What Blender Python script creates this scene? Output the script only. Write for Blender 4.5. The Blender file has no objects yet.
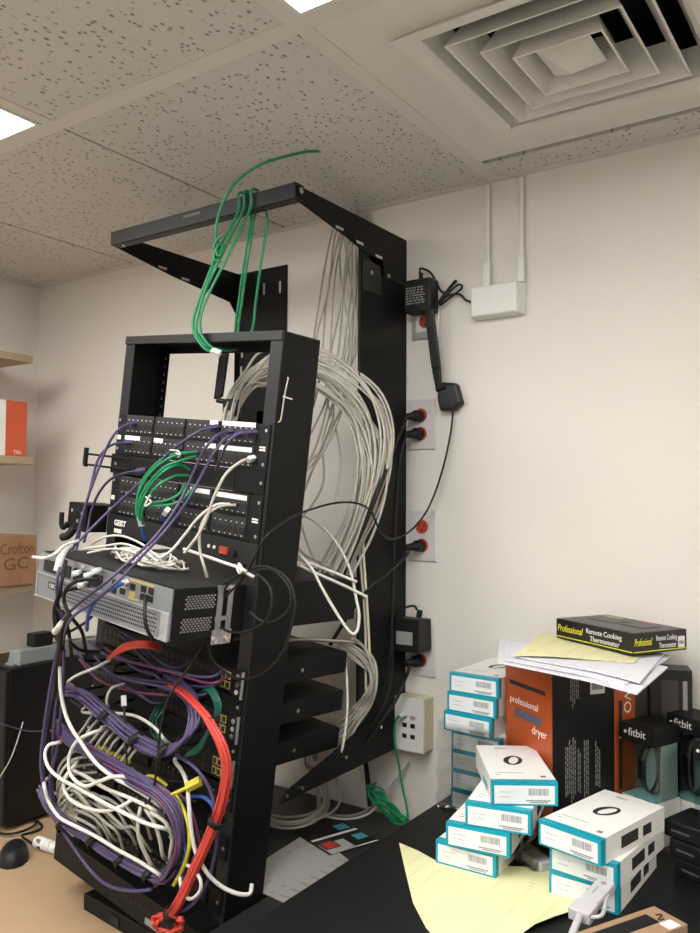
import bpy, math, random
from mathutils import Matrix, Vector, noise
random.seed(7)
C = bpy.context.scene.collection
V = Vector
PI = math.pi

# ------------------------------------------------------------------ camera
CAM = V((0, 0, 1.6)); FPX = 810.0
yaw, pit, rol = (math.radians(a) for a in (-34.308, 2.332, .323))
fw = V((math.sin(yaw)*math.cos(pit), math.cos(yaw)*math.cos(pit), math.sin(pit)))
r0 = V((math.cos(yaw), -math.sin(yaw), 0)); u0 = r0.cross(fw)
rt = r0*math.cos(rol)+u0*math.sin(rol); up = u0*math.cos(rol)-r0*math.sin(rol)
cd = bpy.data.cameras.new('camera'); cam = bpy.data.objects.new('camera', cd); C.objects.link(cam)
cd.sensor_fit = 'HORIZONTAL'; cd.sensor_width = 36; cd.lens = FPX/700*36; cd.clip_start = .02
cam.matrix_world = Matrix(((rt.x, up.x, -fw.x, 0), (rt.y, up.y, -fw.y, 0), (rt.z, up.z, -fw.z, CAM.z), (0, 0, 0, 1)))
bpy.context.scene.camera = cam

def ray(x, y): return rt*((x-350)/FPX)-up*((y-466.5)/FPX)+fw
def hit(x, y, ax, val):
    d = ray(x, y); return CAM+d*((val-CAM[ax])/d[ax])
def WY(x, y, Y): return hit(x, y, 1, Y)
def WZ(x, y, Z): return hit(x, y, 2, Z)

# the swing gate of the rack hangs a little crooked: its own frame (u right, -w back, v up)
GX = V((.9895, -.1023, -.1023)); GY = V((.0996, .9946, -.0306)); GZ = V((.1049, .0201, .9943))
GO = V((-1.4321, 1.1936, 1.7878))
MG = Matrix(((GX.x, GY.x, GZ.x, GO.x), (GX.y, GY.y, GZ.y, GO.y), (GX.z, GY.z, GZ.z, GO.z), (0, 0, 0, 1)))
def g(u, v, w=0.): return GO+GX*u-GY*w+GZ*v
def gp(x, y, w=0.):            # point of the gate's plane, w in front of it
    d = ray(x, y); n = GY; o = GO-GY*w
    return CAM+d*((o-CAM).dot(n)/d.dot(n))

# ------------------------------------------------------------------ materials
MT = {}
def mat(name, col, rough=.5, metal=0., var=0., vscale=30., bump=0., bscale=200., emit=None, spec=.5, trans=0., coat=0.):
    m = bpy.data.materials.new(name); m.use_nodes = True; nt = m.node_tree; N = nt.nodes
    b = N['Principled BSDF']
    b.inputs['Base Color'].default_value = (*col, 1); b.inputs['Roughness'].default_value = rough
    b.inputs['Metallic'].default_value = metal; b.inputs['Specular IOR Level'].default_value = spec
    if trans: b.inputs['Transmission Weight'].default_value = trans
    if coat: b.inputs['Coat Weight'].default_value = coat
    if emit:
        b.inputs['Emission Color'].default_value = (*emit[0], 1); b.inputs['Emission Strength'].default_value = emit[1]
    tc = N.new('ShaderNodeTexCoord')
    if var:
        n = N.new('ShaderNodeTexNoise'); n.inputs['Scale'].default_value = vscale; n.inputs['Detail'].default_value = 4
        mx = N.new('ShaderNodeMix'); mx.data_type = 'RGBA'
        mx.inputs[6].default_value = (*[c*(1-var) for c in col], 1); mx.inputs[7].default_value = (*[min(1, c*(1+var)) for c in col], 1)
        nt.links.new(tc.outputs['Object'], n.inputs['Vector']); nt.links.new(n.outputs['Fac'], mx.inputs[0]); nt.links.new(mx.outputs[2], b.inputs['Base Color'])
    if bump:
        n2 = N.new('ShaderNodeTexNoise'); n2.inputs['Scale'].default_value = bscale; n2.inputs['Detail'].default_value = 3
        bp = N.new('ShaderNodeBump'); bp.inputs['Strength'].default_value = bump; bp.inputs['Distance'].default_value = .002
        nt.links.new(tc.outputs['Object'], n2.inputs['Vector']); nt.links.new(n2.outputs['Fac'], bp.inputs['Height']); nt.links.new(bp.outputs['Normal'], b.inputs['Normal'])
    MT[name] = m; return m

mat('wall', (.735, .695, .635), .75, var=.03, vscale=1.5, bump=.25, bscale=260)
mat('floor', (.42, .40, .37), .6, var=.2, vscale=20)
mat('tbar', (.66, .62, .565), .5, var=.03)
mat('panel_white', (.70, .665, .61), .45, var=.02)
mat('dark_void', (.01, .01, .01), .9)
mat('gap_dark', (.05, .045, .04), .9)
mat('lens', (1, 1, 1), .4, emit=((1, .995, .975), 10))
mat('rack_black', (.0045, .0046, .005), .55, spec=.22, var=.3, vscale=14, bump=.05, bscale=500)
mat('rack_edge', (.013, .0135, .0145), .5, spec=.35, var=.25, vscale=10)
mat('kit_black', (.0055, .0057, .0062), .55, spec=.25, var=.2, vscale=25)
mat('kit_top', (.018, .018, .017), .6, spec=.3, var=.35, vscale=22)
mat('block_black', (.027, .028, .030), .5, spec=.35)
mat('port_dark', (.002, .002, .002), .5)
mat('zinc', (.52, .54, .57), .38, 1, var=.15, vscale=40)
mat('screw', (.75, .75, .74), .25, 1)
mat('router_silver', (.25, .26, .275), .42, .55, var=.08, vscale=18)
mat('router_line', (.5, .51, .52), .35, .7)
mat('gold', (.55, .43, .12), .45, .3)
mat('white_label', (.80, .79, .75), .6)
mat('white_plastic', (.74, .72, .68), .38, var=.02)
mat('plate_white', (.60, .575, .57), .4)
mat('ivory', (.62, .57, .40), .45)
mat('steel_plate', (.66, .63, .60), .35, .75)
mat('red_socket', (.42, .055, .03), .45)
mat('black_plastic', (.009, .009, .0095), .5, spec=.35, bump=.04, bscale=400)
mat('black_rubber', (.007, .007, .007), .6, spec=.3)
mat('cable_black', (.008, .008, .008), .5, spec=.3)
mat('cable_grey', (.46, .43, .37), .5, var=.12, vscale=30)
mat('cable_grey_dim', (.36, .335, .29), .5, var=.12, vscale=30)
mat('cable_white', (.64, .62, .56), .45)
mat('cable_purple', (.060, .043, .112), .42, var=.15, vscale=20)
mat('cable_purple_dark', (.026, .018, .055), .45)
mat('cable_magenta', (.11, .018, .06), .45)
mat('cable_green', (.010, .22, .085), .4, var=.1, vscale=30)
mat('cable_teal', (.008, .09, .062), .4)
mat('cable_red', (.52, .045, .03), .42, var=.08)
mat('cable_yellow', (.50, .44, .03), .42)
mat('cable_blue', (.02, .09, .38), .4)
mat('strip_grey', (.20, .215, .215), .5)
mat('orange_card', (.60, .10, .035), .42, var=.1, vscale=6)
mat('dryer_orange', (.46, .085, .018), .35, var=.12, vscale=5, coat=.3)
mat('dryer_black', (.008, .0075, .008), .4, spec=.35)
mat('print_grey', (.28, .28, .28), .5)
mat('name_grey', (.09, .09, .09), .5)
mat('print_dark', (.03, .024, .022), .5)
mat('print_blue', (.12, .11, .16), .5)
mat('print_pale', (.62, .40, .30), .5)
mat('print_white', (.82, .80, .76), .5)
mat('box_white', (.80, .785, .745), .42, var=.02)
mat('box_label', (.74, .765, .77), .45)
mat('teal', (.0, .30, .40), .35, var=.05)
mat('pale_teal', (.30, .52, .50), .4)
mat('case_back', (.36, .46, .45), .5)
mat('yellow_print', (.75, .68, .04), .5)
mat('thermo_black', (.013, .0125, .012), .4, var=.2, vscale=12)
mat('thermo_grey', (.06, .057, .054), .42, var=.25, vscale=25)
mat('desk_black', (.006, .006, .0062), .5, spec=.24, var=.3, vscale=9, bump=.03, bscale=120)
mat('desk_low', (.026, .027, .027), .45, spec=.35, var=.2, vscale=6)
mat('desk_brown', (.42, .285, .165), .55, var=.12, vscale=7)
mat('shelf_wood', (.40, .31, .19), .55, var=.15, vscale=9)
mat('cardboard', (.33, .17, .085), .75, var=.1, vscale=12)
mat('tape', (.29, .145, .07), .4, var=.08)
mat('marker', (.13, .065, .035), .6)
mat('kraft', (.33, .20, .115), .7, var=.08, vscale=15)
mat('tower_black', (.007, .007, .0075), .35, spec=.4)
mat('card_red', (.55, .05, .03), .4)
mat('card_blue', (.05, .30, .38), .4)
mat('dongle_black', (.007, .007, .0075), .4, spec=.35)
mat('adapter_white', (.50, .48, .50), .45)
mat('connector_clear', (.70, .72, .72), .25)

def nodes_of(m): return m.node_tree.nodes, m.node_tree.links
def mat_tile():
    m = mat('ceiling_tile', (.62, .585, .54), .85); N, L = nodes_of(m); b = N['Principled BSDF']
    tc = N.new('ShaderNodeTexCoord'); mp = N.new('ShaderNodeMapping'); mp.inputs['Scale'].default_value = (92, 62, 1)
    mp.inputs['Rotation'].default_value = (0, 0, .5)
    nz = N.new('ShaderNodeTexNoise'); nz.inputs['Scale'].default_value = 30; nz.inputs['Detail'].default_value = 2
    ad = N.new('ShaderNodeMixRGB'); ad.blend_type = 'ADD'; ad.inputs[0].default_value = .9
    vo = N.new('ShaderNodeTexVoronoi'); vo.inputs['Scale'].default_value = 1.; vo.inputs['Randomness'].default_value = 1
    r1 = N.new('ShaderNodeMapRange'); r1.inputs[1].default_value = .14; r1.inputs[2].default_value = .30; r1.inputs[3].default_value = 1; r1.inputs[4].default_value = 0
    gt = N.new('ShaderNodeMath'); gt.operation = 'GREATER_THAN'; gt.inputs[1].default_value = .25
    sp = N.new('ShaderNodeSeparateColor'); mu = N.new('ShaderNodeMath'); mu.operation = 'MULTIPLY'
    n3 = N.new('ShaderNodeTexNoise'); n3.inputs['Scale'].default_value = 330; n3.inputs['Detail'].default_value = 1
    r3 = N.new('ShaderNodeMapRange'); r3.inputs[1].default_value = .66; r3.inputs[2].default_value = .72; r3.inputs[4].default_value = .45
    mx2 = N.new('ShaderNodeMath'); mx2.operation = 'MAXIMUM'
    mx = N.new('ShaderNodeMix'); mx.data_type = 'RGBA'; mx.inputs[6].default_value = (.62, .585, .54, 1); mx.inputs[7].default_value = (.24, .21, .175, 1)
    bp = N.new('ShaderNodeBump'); bp.invert = True; bp.inputs['Strength'].default_value = .5; bp.inputs['Distance'].default_value = .004
    L.new(tc.outputs['Object'], mp.inputs[0]); L.new(mp.outputs[0], ad.inputs[1]); L.new(tc.outputs['Object'], nz.inputs[0]); L.new(nz.outputs[1], ad.inputs[2])
    L.new(ad.outputs[0], vo.inputs['Vector']); L.new(vo.outputs['Distance'], r1.inputs[0]); L.new(vo.outputs['Color'], sp.inputs[0]); L.new(sp.outputs[0], gt.inputs[0])
    L.new(r1.outputs[0], mu.inputs[0]); L.new(gt.outputs[0], mu.inputs[1]); L.new(tc.outputs['Object'], n3.inputs[0]); L.new(n3.outputs[0], r3.inputs[0])
    L.new(mu.outputs[0], mx2.inputs[0]); L.new(r3.outputs[0], mx2.inputs[1]); L.new(mx2.outputs[0], mx.inputs[0]); L.new(mx.outputs[2], b.inputs['Base Color'])
    L.new(mx2.outputs[0], bp.inputs['Height']); L.new(bp.outputs[0], b.inputs['Normal'])
mat_tile()
def mat_clear(name, tint, fac):
    m = bpy.data.materials.new(name); m.use_nodes = True; N, L = nodes_of(m); N.clear()
    o = N.new('ShaderNodeOutputMaterial'); t = N.new('ShaderNodeBsdfTransparent'); t.inputs[0].default_value = (*tint, 1)
    gl = N.new('ShaderNodeBsdfGlossy'); gl.inputs['Roughness'].default_value = .12
    lw = N.new('ShaderNodeLayerWeight'); lw.inputs[0].default_value = fac
    mx = N.new('ShaderNodeMixShader'); L.new(lw.outputs['Fresnel'], mx.inputs[0]); L.new(t.outputs[0], mx.inputs[1]); L.new(gl.outputs[0], mx.inputs[2]); L.new(mx.outputs[0], o.inputs[0])
    MT[name] = m
mat_clear('acrylic', (.92, .96, .95), .12)
mat_clear('poly_bag', (.93, .94, .94), .42)
def mat_paper(name, col, ink, amt, sx, sy):
    m = mat(name, col, .7); N, L = nodes_of(m); b = N['Principled BSDF']
    tc = N.new('ShaderNodeTexCoord'); mp = N.new('ShaderNodeMapping'); mp.inputs['Scale'].default_value = (sx, sy, 1)
    w = N.new('ShaderNodeTexWave'); w.wave_type = 'BANDS'; w.bands_direction = 'Y'; w.inputs['Scale'].default_value = 1
    n = N.new('ShaderNodeTexNoise'); n.inputs['Scale'].default_value = 1.; n.inputs['Detail'].default_value = 5
    m2 = N.new('ShaderNodeMapping'); m2.inputs['Scale'].default_value = (sx*.9, sy*.12, 1)
    a = N.new('ShaderNodeMapRange'); a.inputs[1].default_value = .78; a.inputs[2].default_value = .9
    c = N.new('ShaderNodeMapRange'); c.inputs[1].default_value = .52; c.inputs[2].default_value = .58
    mu = N.new('ShaderNodeMath'); mu.operation = 'MULTIPLY'; m3 = N.new('ShaderNodeMath'); m3.operation = 'MULTIPLY'; m3.inputs[1].default_value = amt
    mx = N.new('ShaderNodeMix'); mx.data_type = 'RGBA'; mx.inputs[6].default_value = (*col, 1); mx.inputs[7].default_value = (*ink, 1)
    L.new(tc.outputs['Object'], mp.inputs[0]); L.new(mp.outputs[0], w.inputs[0]); L.new(tc.outputs['Object'], m2.inputs[0]); L.new(m2.outputs[0], n.inputs[0])
    L.new(w.outputs['Fac'], a.inputs[0]); L.new(n.outputs[0], c.inputs[0]); L.new(a.outputs[0], mu.inputs[0]); L.new(c.outputs[0], mu.inputs[1])
    L.new(mu.outputs[0], m3.inputs[0]); L.new(m3.outputs[0], mx.inputs[0]); L.new(mx.outputs[2], b.inputs['Base Color'])
mat_paper('paper_yellow', (.72, .69, .39), (.42, .42, .30), .6, 45, 34)
mat_paper('paper_white', (.66, .66, .70), (.3, .3, .35), .4, 60, 40)
mat_paper('paper_bag', (.40, .39, .36), (.12, .12, .11), .35, 26, 10)

# ------------------------------------------------------------------ mesh builder
class MB:
    def __init__(s): s.v = []; s.f = []; s.m = []; s.s = []; s.mats = []
    def mi(s, m):
        m = MT[m] if isinstance(m, str) else m
        if m not in s.mats: s.mats.append(m)
        return s.mats.index(m)
    def add(s, vs, fs, m, smooth=False):
        o = len(s.v); s.v += [V(p) for p in vs]; k = s.mi(m)
        for f in fs: s.f.append([i+o for i in f]); s.m.append(k); s.s.append(smooth)
        return s
    def box(s, a, b, m, M=None):
        x0, y0, z0 = a; x1, y1, z1 = b
        P = [V(p) for p in ((x0, y0, z0), (x1, y0, z0), (x1, y1, z0), (x0, y1, z0), (x0, y0, z1), (x1, y0, z1), (x1, y1, z1), (x0, y1, z1))]
        if M: P = [M@p for p in P]
        return s.add(P, [(0, 3, 2, 1), (4, 5, 6, 7), (0, 1, 5, 4), (1, 2, 6, 5), (2, 3, 7, 6), (3, 0, 4, 7)], m)
    def hexa(s, P, m): return s.add(P, [(0, 3, 2, 1), (4, 5, 6, 7), (0, 1, 5, 4), (1, 2, 6, 5), (2, 3, 7, 6), (3, 0, 4, 7)], m)
    def prism(s, poly, d, m):      # polygon of 3-D points pushed along vector d
        n = len(poly); d = V(d); P = [V(p) for p in poly]
        P += [p+d for p in P]
        return s.add(P, [tuple(range(n-1, -1, -1)), tuple(range(n, 2*n))]+[(i, (i+1) % n, n+(i+1) % n, n+i) for i in range(n)], m)
    def cyl(s, p, q, r, m, n=14, r2=None, smooth=True, cap=True):
        p = V(p); q = V(q); d = (q-p).normalized(); a = d.orthogonal().normalized(); b = d.cross(a); r2 = r if r2 is None else r2
        P = [p+(a*math.cos(2*PI*i/n)+b*math.sin(2*PI*i/n))*r for i in range(n)]+[q+(a*math.cos(2*PI*i/n)+b*math.sin(2*PI*i/n))*r2 for i in range(n)]
        s.add(P, [(i, (i+1) % n, n+(i+1) % n, n+i) for i in range(n)], m, smooth)
        if cap: s.add(P, [tuple(range(n-1, -1, -1)), tuple(range(n, 2*n))], m)
        return s
    def tube(s, pts, r, m, n=7, sub=5):
        pts = smooth_path([V(p) for p in pts], sub)
        k = len(pts); P = []; a = None
        for i, p in enumerate(pts):
            d = (pts[min(i+1, k-1)]-pts[max(i-1, 0)])
            d = d.normalized() if d.length > 1e-9 else V((0, 0, 1))
            a = d.orthogonal().normalized() if a is None else (a-d*a.dot(d))
            a = a.normalized() if a.length > 1e-6 else d.orthogonal().normalized()
            b = d.cross(a)
            P += [p+(a*math.cos(2*PI*j/n)+b*math.sin(2*PI*j/n))*r for j in range(n)]
        F = [(i*n+j, i*n+(j+1) % n, (i+1)*n+(j+1) % n, (i+1)*n+j) for i in range(k-1) for j in range(n)]
        s.add(P, F, m, True)
        s.add(P[:n], [tuple(range(n-1, -1, -1))], m); s.add(P[-n:], [tuple(range(n))], m)
        return s
    def mesh(s, name, T=None):
        me = bpy.data.meshes.new(name)
        vs = [T@p for p in s.v] if T else s.v
        me.from_pydata([tuple(p) for p in vs], [], s.f)
        for m in s.mats: me.materials.append(m)
        me.polygons.foreach_set('material_index', s.m); me.polygons.foreach_set('use_smooth', s.s); me.update()
        return me
def smooth_path(p, sub):
    if len(p) < 3 or sub < 2: return p
    out = []
    q = [p[0]*2-p[1]]+p+[p[-1]*2-p[-2]]
    for i in range(1, len(q)-2):
        a, b, c, d = q[i-1:i+3]
        for j in range(sub):
            t = j/sub; out.append(.5*((2*b)+(c-a)*t+(2*a-5*b+4*c-d)*t*t+(3*b-a-3*c+d)*t**3))
    return out+[p[-1]]

def tag(o, label=None, cat=None, group=None, kind=None):
    if label: o['label'] = label
    if cat: o['category'] = cat
    if group: o['group'] = group
    if kind: o['kind'] = kind
    return o
def thing(name, label, cat, M=None, group=None):
    o = bpy.data.objects.new(name, None); C.objects.link(o); o.empty_display_size = .05
    o.matrix_world = M if M is not None else Matrix(); tag(o, label, cat, group); return o
WORLD = {}
def root_M(o):
    return WORLD[o.name]
def part(name, mb, parent, bevel=0., label=None, local=True):
    """mesh in the coordinates of its parent"""
    me = mb.mesh(name) if isinstance(mb, MB) else mb
    o = bpy.data.objects.new(name, me); C.objects.link(o); o.parent = parent
    if label: o['label'] = label
    if bevel: bev(o, bevel)
    return o
def bev(o, w):
    b = o.modifiers.new('bevel', 'BEVEL'); b.width = w; b.segments = 2; b.limit_method = 'ANGLE'; b.angle_limit = math.radians(40)
def solo(name, mb, label=None, cat=None, group=None, kind=None, origin=None, bevel=0.):
    if origin is None:
        n = len(mb.v); lo = V([min(p[i] for p in mb.v) for i in range(3)]); hi = V([max(p[i] for p in mb.v) for i in range(3)])
        origin = V(((lo.x+hi.x)/2, (lo.y+hi.y)/2, lo.z))
    me = mb.mesh(name, Matrix.Translation(-origin))
    o = bpy.data.objects.new(name, me); C.objects.link(o); o.location = origin; tag(o, label, cat, group, kind)
    if bevel: bev(o, bevel)
    return o
def struct(name, mb, origin=(0, 0, 0)): return solo(name, mb, kind='structure', origin=V(origin))
def frame(o, x, y):
    x = V(x).normalized(); z = x.cross(V(y)).normalized(); y = z.cross(x); o = V(o)
    return Matrix(((x.x, y.x, z.x, o.x), (x.y, y.y, z.y, o.y), (x.z, y.z, z.z, o.z), (0, 0, 0, 1)))
TEXT = {}
def text(body, size, M, m, parent, name='lettering', ext=.0002, shear=0., align='LEFT', sx=1., bold=0.):
    cu = bpy.data.curves.new(name, 'FONT'); cu.body = body; cu.size = size; cu.extrude = ext; cu.shear = shear; cu.align_x = align; cu.offset = bold; cu.resolution_u = 3
    t = bpy.data.objects.new('tmp', cu); C.objects.link(t)
    me = bpy.data.meshes.new_from_object(t.evaluated_get(bpy.context.evaluated_depsgraph_get()))
    bpy.data.objects.remove(t); bpy.data.curves.remove(cu)
    me.transform(M@Matrix.Diagonal((sx, 1, 1, 1))); me.materials.clear(); me.materials.append(MT[m])
    o = bpy.data.objects.new(name, me); C.objects.link(o); o.parent = parent; return o
def at(p, rz=0.): return Matrix.Translation(V(p))@Matrix.Rotation(rz, 4, 'Z')
def gm(u, v, w=0.): return MG@Matrix.Translation((u, -w, v))

# ------------------------------------------------------------------ room
XL, XR, YB, YF, ZC = -2.49, 2.0, 1.71, -2.0, 2.336
b = MB().box((XL-.1, YF-.1, -.1), (XR+.1, YB+.1, 0), 'floor'); struct('floor', b)
b = MB().box((XL-.1, YB, 0), (XR+.1, YB+.1, ZC+.3), 'wall'); struct('wall_back', b)
b = MB().box((XL-.1, YF, 0), (XL, YB, ZC+.3), 'wall'); struct('wall_left', b)
b = MB().box((XR, YF, 0), (XR+.1, YB, ZC+.3), 'wall'); struct('wall_right', b)
b = MB().box((XL-.1, YF-.1, 0), (XR+.1, YF, ZC+.3), 'wall'); struct('wall_front', b)
# ceiling: tiles between grid lines
gx = [XL, -1.980, -1.371, -.761, -.151, .459, 1.069, 1.679, XR]
gy = [YF, -1.472, -.252, .968, YB]
LIGHTS = {(1, 2), (3, 2), (6, 2), (1, 1), (4, 1)}      # (column, row) cells holding fixtures (60 x 122 cm)
b = MB()
for i in range(len(gx)-1):
    for j in range(len(gy)-1):
        if (i, j) in LIGHTS: continue
        x0, x1, y0, y1 = gx[i], gx[i+1], gy[j], gy[j+1]
        if j == 2:
            rows = [(y0, y0+.61), (y0+.61, y1)]
        elif j == 3 and i == 3:
            rows = [(1.594, y1)]
        else: rows = [(y0, y1)]
        for (a, c) in rows:
            wide = .0135
            lx = .0035 if i in (1, 2) and j == 3 else wide; rx = .0035 if i in (0, 1) and j == 3 else wide
            b.box((x0+lx, a+.0135, ZC), (x1-rx, c-.004, ZC+.02), 'ceiling_tile')
struct('ceiling', b)
# dark plenum lid closing the gaps between the tiles
b = MB().box((XL-.1, YF-.1, ZC+.3), (XR+.1, YB+.1, ZC+.34), 'gap_dark'); struct('ceiling_slab', b)
k = 1
def tbar(x0, y0, x1, y1):
    global k
    m = MB().box((x0, y0, ZC-.002), (x1, y1, ZC+.004), 'tbar'); struct('trim_%d' % k, m); k += 1
for y in gy[1:-1]: tbar(XL, y-.0175, XR, y+.0175)
for i, x in enumerate(gx[1:-1]):
    thin = i in (0, 1)
    tbar(x-.0145, YF, x+.0145, .9505)
    if not thin: tbar(x-.0145, .9855, x+.0145, 1.688)
tbar(XL, 1.688, XR, 1.71); tbar(XL, YF, XL+.022, 1.688)
# light fixtures
nl = 0
for (i, j) in sorted(LIGHTS):
    x0, x1, y0, y1 = gx[i]+.0155, gx[i+1]-.0155, gy[j]+.0185, gy[j+1]-.0185
    lab = {(1, 2): 'lit recessed ceiling light at the left edge of the ceiling', (3, 2): 'lit recessed ceiling light above the rack beside the air vent'}.get((i, j), 'lit recessed ceiling light in the part of the room behind the viewer')
    t = thing('ceiling_light', lab, 'light', at(((x0+x1)/2, (y0+y1)/2, ZC)), 'recessed ceiling lights'); hx, hy = (x1-x0)/2, (y1-y0)/2
    f = MB(); fw_ = .009
    for (a, c) in (((-hx, -hy), (hx, -hy+fw_)), ((-hx, hy-fw_), (hx, hy)), ((-hx, -hy+fw_), (-hx+fw_, hy-fw_)), ((hx-fw_, -hy+fw_), (hx, hy-fw_))):
        f.box((a[0], a[1], -.004), (c[0], c[1], .03), 'panel_white')
    part('frame', f, t)
    part('lens', MB().box((-hx+fw_, -hy+fw_, .006), (hx-fw_, hy-fw_, .012), 'lens'), t)
    part('housing', MB().box((-hx, -hy, .031), (hx, hy, .09), 'panel_white'), t)
# air diffuser in its white panel
dx0, dx1, dy0, dy1 = -.7465, -.1655, .9865, 1.590
cx, cy = -.440, 1.290
t = thing('air_vent', 'square white ceiling air vent with nested louvre rings', 'vent', at((cx, cy, ZC)))
H0 = .205
f = MB()
for (a, c) in (((dx0, dy0), (dx1, cy-H0)), ((dx0, cy+H0), (dx1, dy1)), ((dx0, cy-H0), (cx-H0, cy+H0)), ((cx+H0, cy-H0), (dx1, cy+H0))):
    f.box((a[0]-cx, a[1]-cy, 0), (c[0]-cx, c[1]-cy, .006), 'panel_white')
part('panel', f, t)
def ringm(h0, z0, h1, z1, th, m='panel_white'):
    r = MB(); q = [(-1, -1), (1, -1), (1, 1), (-1, 1)]
    P = [(a*h0, c*h0, z0) for a, c in q]+[(a*h1, c*h1, z1) for a, c in q]+[(a*(h0-th), c*(h0-th), z0) for a, c in q]+[(a*(h1-th), c*(h1-th), z1) for a, c in q]
    F = []
    for i in range(4):
        j = (i+1) % 4
        F += [(i, j, 4+j, 4+i), (8+j, 8+i, 12+i, 12+j), (j, i, 8+i, 8+j), (4+i, 4+j, 12+j, 12+i)]
    r.add(P, F, m); return r
fr = ringm(H0+.014, -.012, H0+.002, .0, .022); part('outer_frame', fr, t)
for kk, (hb, ht) in enumerate(((.196, .168), (.156, .126), (.114, .084), (.074, .05))):
    rr = ringm(hb, -.006-.003*kk, ht, .045, .004); part('louvre_ring', rr, t)
p = MB(); hp = .045
p.add([(-hp, -hp, .0), (hp, -hp, .0), (hp, hp, .0), (-hp, hp, .0), (0, 0, -.03)], [(0, 1, 4)[::-1], (1, 2, 4)[::-1], (2, 3, 4)[::-1], (3, 0, 4)[::-1], (0, 1, 2, 3)], 'panel_white'); part('centre_pyramid', p, t)
d = MB(); d.box((-.21, -.21, .14), (.21, .21, .15), 'dark_void')
for (a, c) in (((-.21, -.21), (.21, -.205)), ((-.21, .205), (.21, .21)), ((-.21, -.205), (-.205, .205)), ((.205, -.205), (.21, .205))): d.box((a[0], a[1], .006), (c[0], c[1], .14), 'dark_void')
part('duct', d, t)

# ------------------------------------------------------------------ desks
b = MB().box((-.80, .55, .945), (1.2, 1.573, .98), 'desk_black')
t = thing('desk', 'black desk carrying the white and teal boxes', 'desk', at((0, 1.05, 0)))
part('desktop', MB().box((-.80, -.5, .945), (1.2, .523, .98), 'desk_black'), t, .002)
for x in (-.77, 1.14): part('side_panel', MB().box((x, -.46, 0), (x+.03, .48, .945), 'desk_black'), t)
t = thing('side_table', 'low dark table against the wall under the rack, papers on it', 'table', at((-1.0, 1.5, 0)))
part('tabletop', MB().prism([(-.02, -.55, .81), (.19, -.55, .81), (.19, .2, .81), (-.42, .2, .81), (-.42, -.14, .81), (-.02, -.14, .81)], (0, 0, .03), 'desk_low'), t, .002)
for x, y, z in ((.02, -.5, 0), (.15, -.5, 0), (.15, .14, 0), (-.38, .14, .74)): part('leg', MB().box((x, y, z), (x+.035, y+.035, .81), 'desk_black'), t)
t = thing('desk', 'tan wooden desk at the lower left under mouse and computer', 'desk', at((-1.8, 1.2, 0)))
part('desktop', MB().box((-.675, -.6, .712), (.66, .49, .74), 'desk_brown'), t, .003)
for x in (-.64, .60): part('side_panel', MB().box((x, -.55, 0), (x+.03, .45, .712), 'desk_brown'), t)

# ------------------------------------------------------------------ wall-mounted rack
RX0, RX1, RT = -1.555, -1.0, 2.240
R = thing('equipment_rack', 'black wall-mounted swing-out equipment rack full of cabling', 'rack', at((RX1, YB, .99)))
o_ = V((RX1, YB, .99))
def rp(name, mb, bevel=.0015, parent=R, label=None):
    me = mb.mesh(name, Matrix.Translation(-o_)); ob = bpy.data.objects.new(name, me); C.objects.link(ob); ob.parent = parent
    if bevel: bev(ob, bevel)
    return ob
# right upright: side plate, wall flange and front lip
u = MB(); u.box((RX1-.0065, 1.503, 1.02), (RX1-.0035, YB-.001, RT-.006), 'rack_black'); u.box((RX1-.003, 1.503, 1.102), (RX1, 1.60, RT-.079), 'rack_black'); u.box((RX1-.003, 1.60, 1.102), (RX1, YB-.001, RT-.121), 'rack_black')
u.box((RX1-.06, YB-.004, 1.02), (RX1-.0065, YB-.001, RT-.006), 'rack_black'); rp('upright', u, .0005)
u = MB(); u.box((RX0, YB-.004, 1.02), (RX0+.18, YB-.001, RT), 'rack_black');
u.box((RX0+.004, YB-.02, 1.02), (RX0+.007, YB-.004, 2.10), 'rack_black')
up_l = rp('upright', u)
s = MB()
for (px, py) in ((264, 289), (280, 287), (236, 352), (242, 352), (236, 372), (241, 372)):
    p = WY(px, py, YB-.005); s.box((p.x-.003, YB-.0055, p.z-.016), (p.x+.003, YB-.004, p.z+.016), 'steel_plate')
rp('slots', s, 0, up_l)
# top arms: side plates tapering towards the front, with three slots each
def arm(x, inner, top):
    a = MB(); z = RT
    prof = [(1.266, z-.036), (1.266, z-.004), (YB-.001, z), (YB-.001, z-.12), (1.70 if x < -1.3 else 1.60, z-.12), (1.672 if x < -1.3 else 1.52, z-.088 if x < -1.3 else z-.078), (1.45, z-.064)]
    poly = [V((x, y, zz)) for y, zz in prof]
    a.prism(poly, (.003, 0, 0), 'rack_black')
    pass
    ar = rp('arm', a)
    s_ = MB()
    for y in (1.42, 1.50, 1.58):
        zz = z-.030-.028*(y-1.27)/.2
        s_.box((x-.0006, y-.014, zz-.003), (x+.0036, y+.014, zz+.003), 'steel_plate')
    rp('slots', s_, 0, ar)
    return ar
arm(RX0, True, True); arm(RX1-.003, False, True)
fb = MB().box((RX0-.001, 1.258, RT-.036), (RX1+.005, 1.262, RT-.003), 'rack_edge'); fb.box((RX0-.001, 1.262, RT-.006), (RX1+.005, 1.288, RT-.003), 'rack_edge'); fb.box((RX0-.001, 1.262, RT-.036), (RX1+.005, 1.286, RT-.033), 'rack_edge')
bar = rp('front_bar', fb)
bo = MB(); bo.cyl((RX1+.005, 1.273, RT-.018), (RX1+.009, 1.273, RT-.018), .0065, 'screw', 12); rp('bolt', bo, 0, bar); bo = MB(); bo.cyl((RX0+.03, 1.272, RT-.036), (RX0+.03, 1.272, RT-.039), .004, 'screw', 10); rp('bolt', bo, 0, bar)
pl = MB().box((-1.311, 1.2575, RT-.017), (-1.259, 1.258, RT-.011), 'name_grey'); rp('name_plate', pl, 0, bar)
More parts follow.
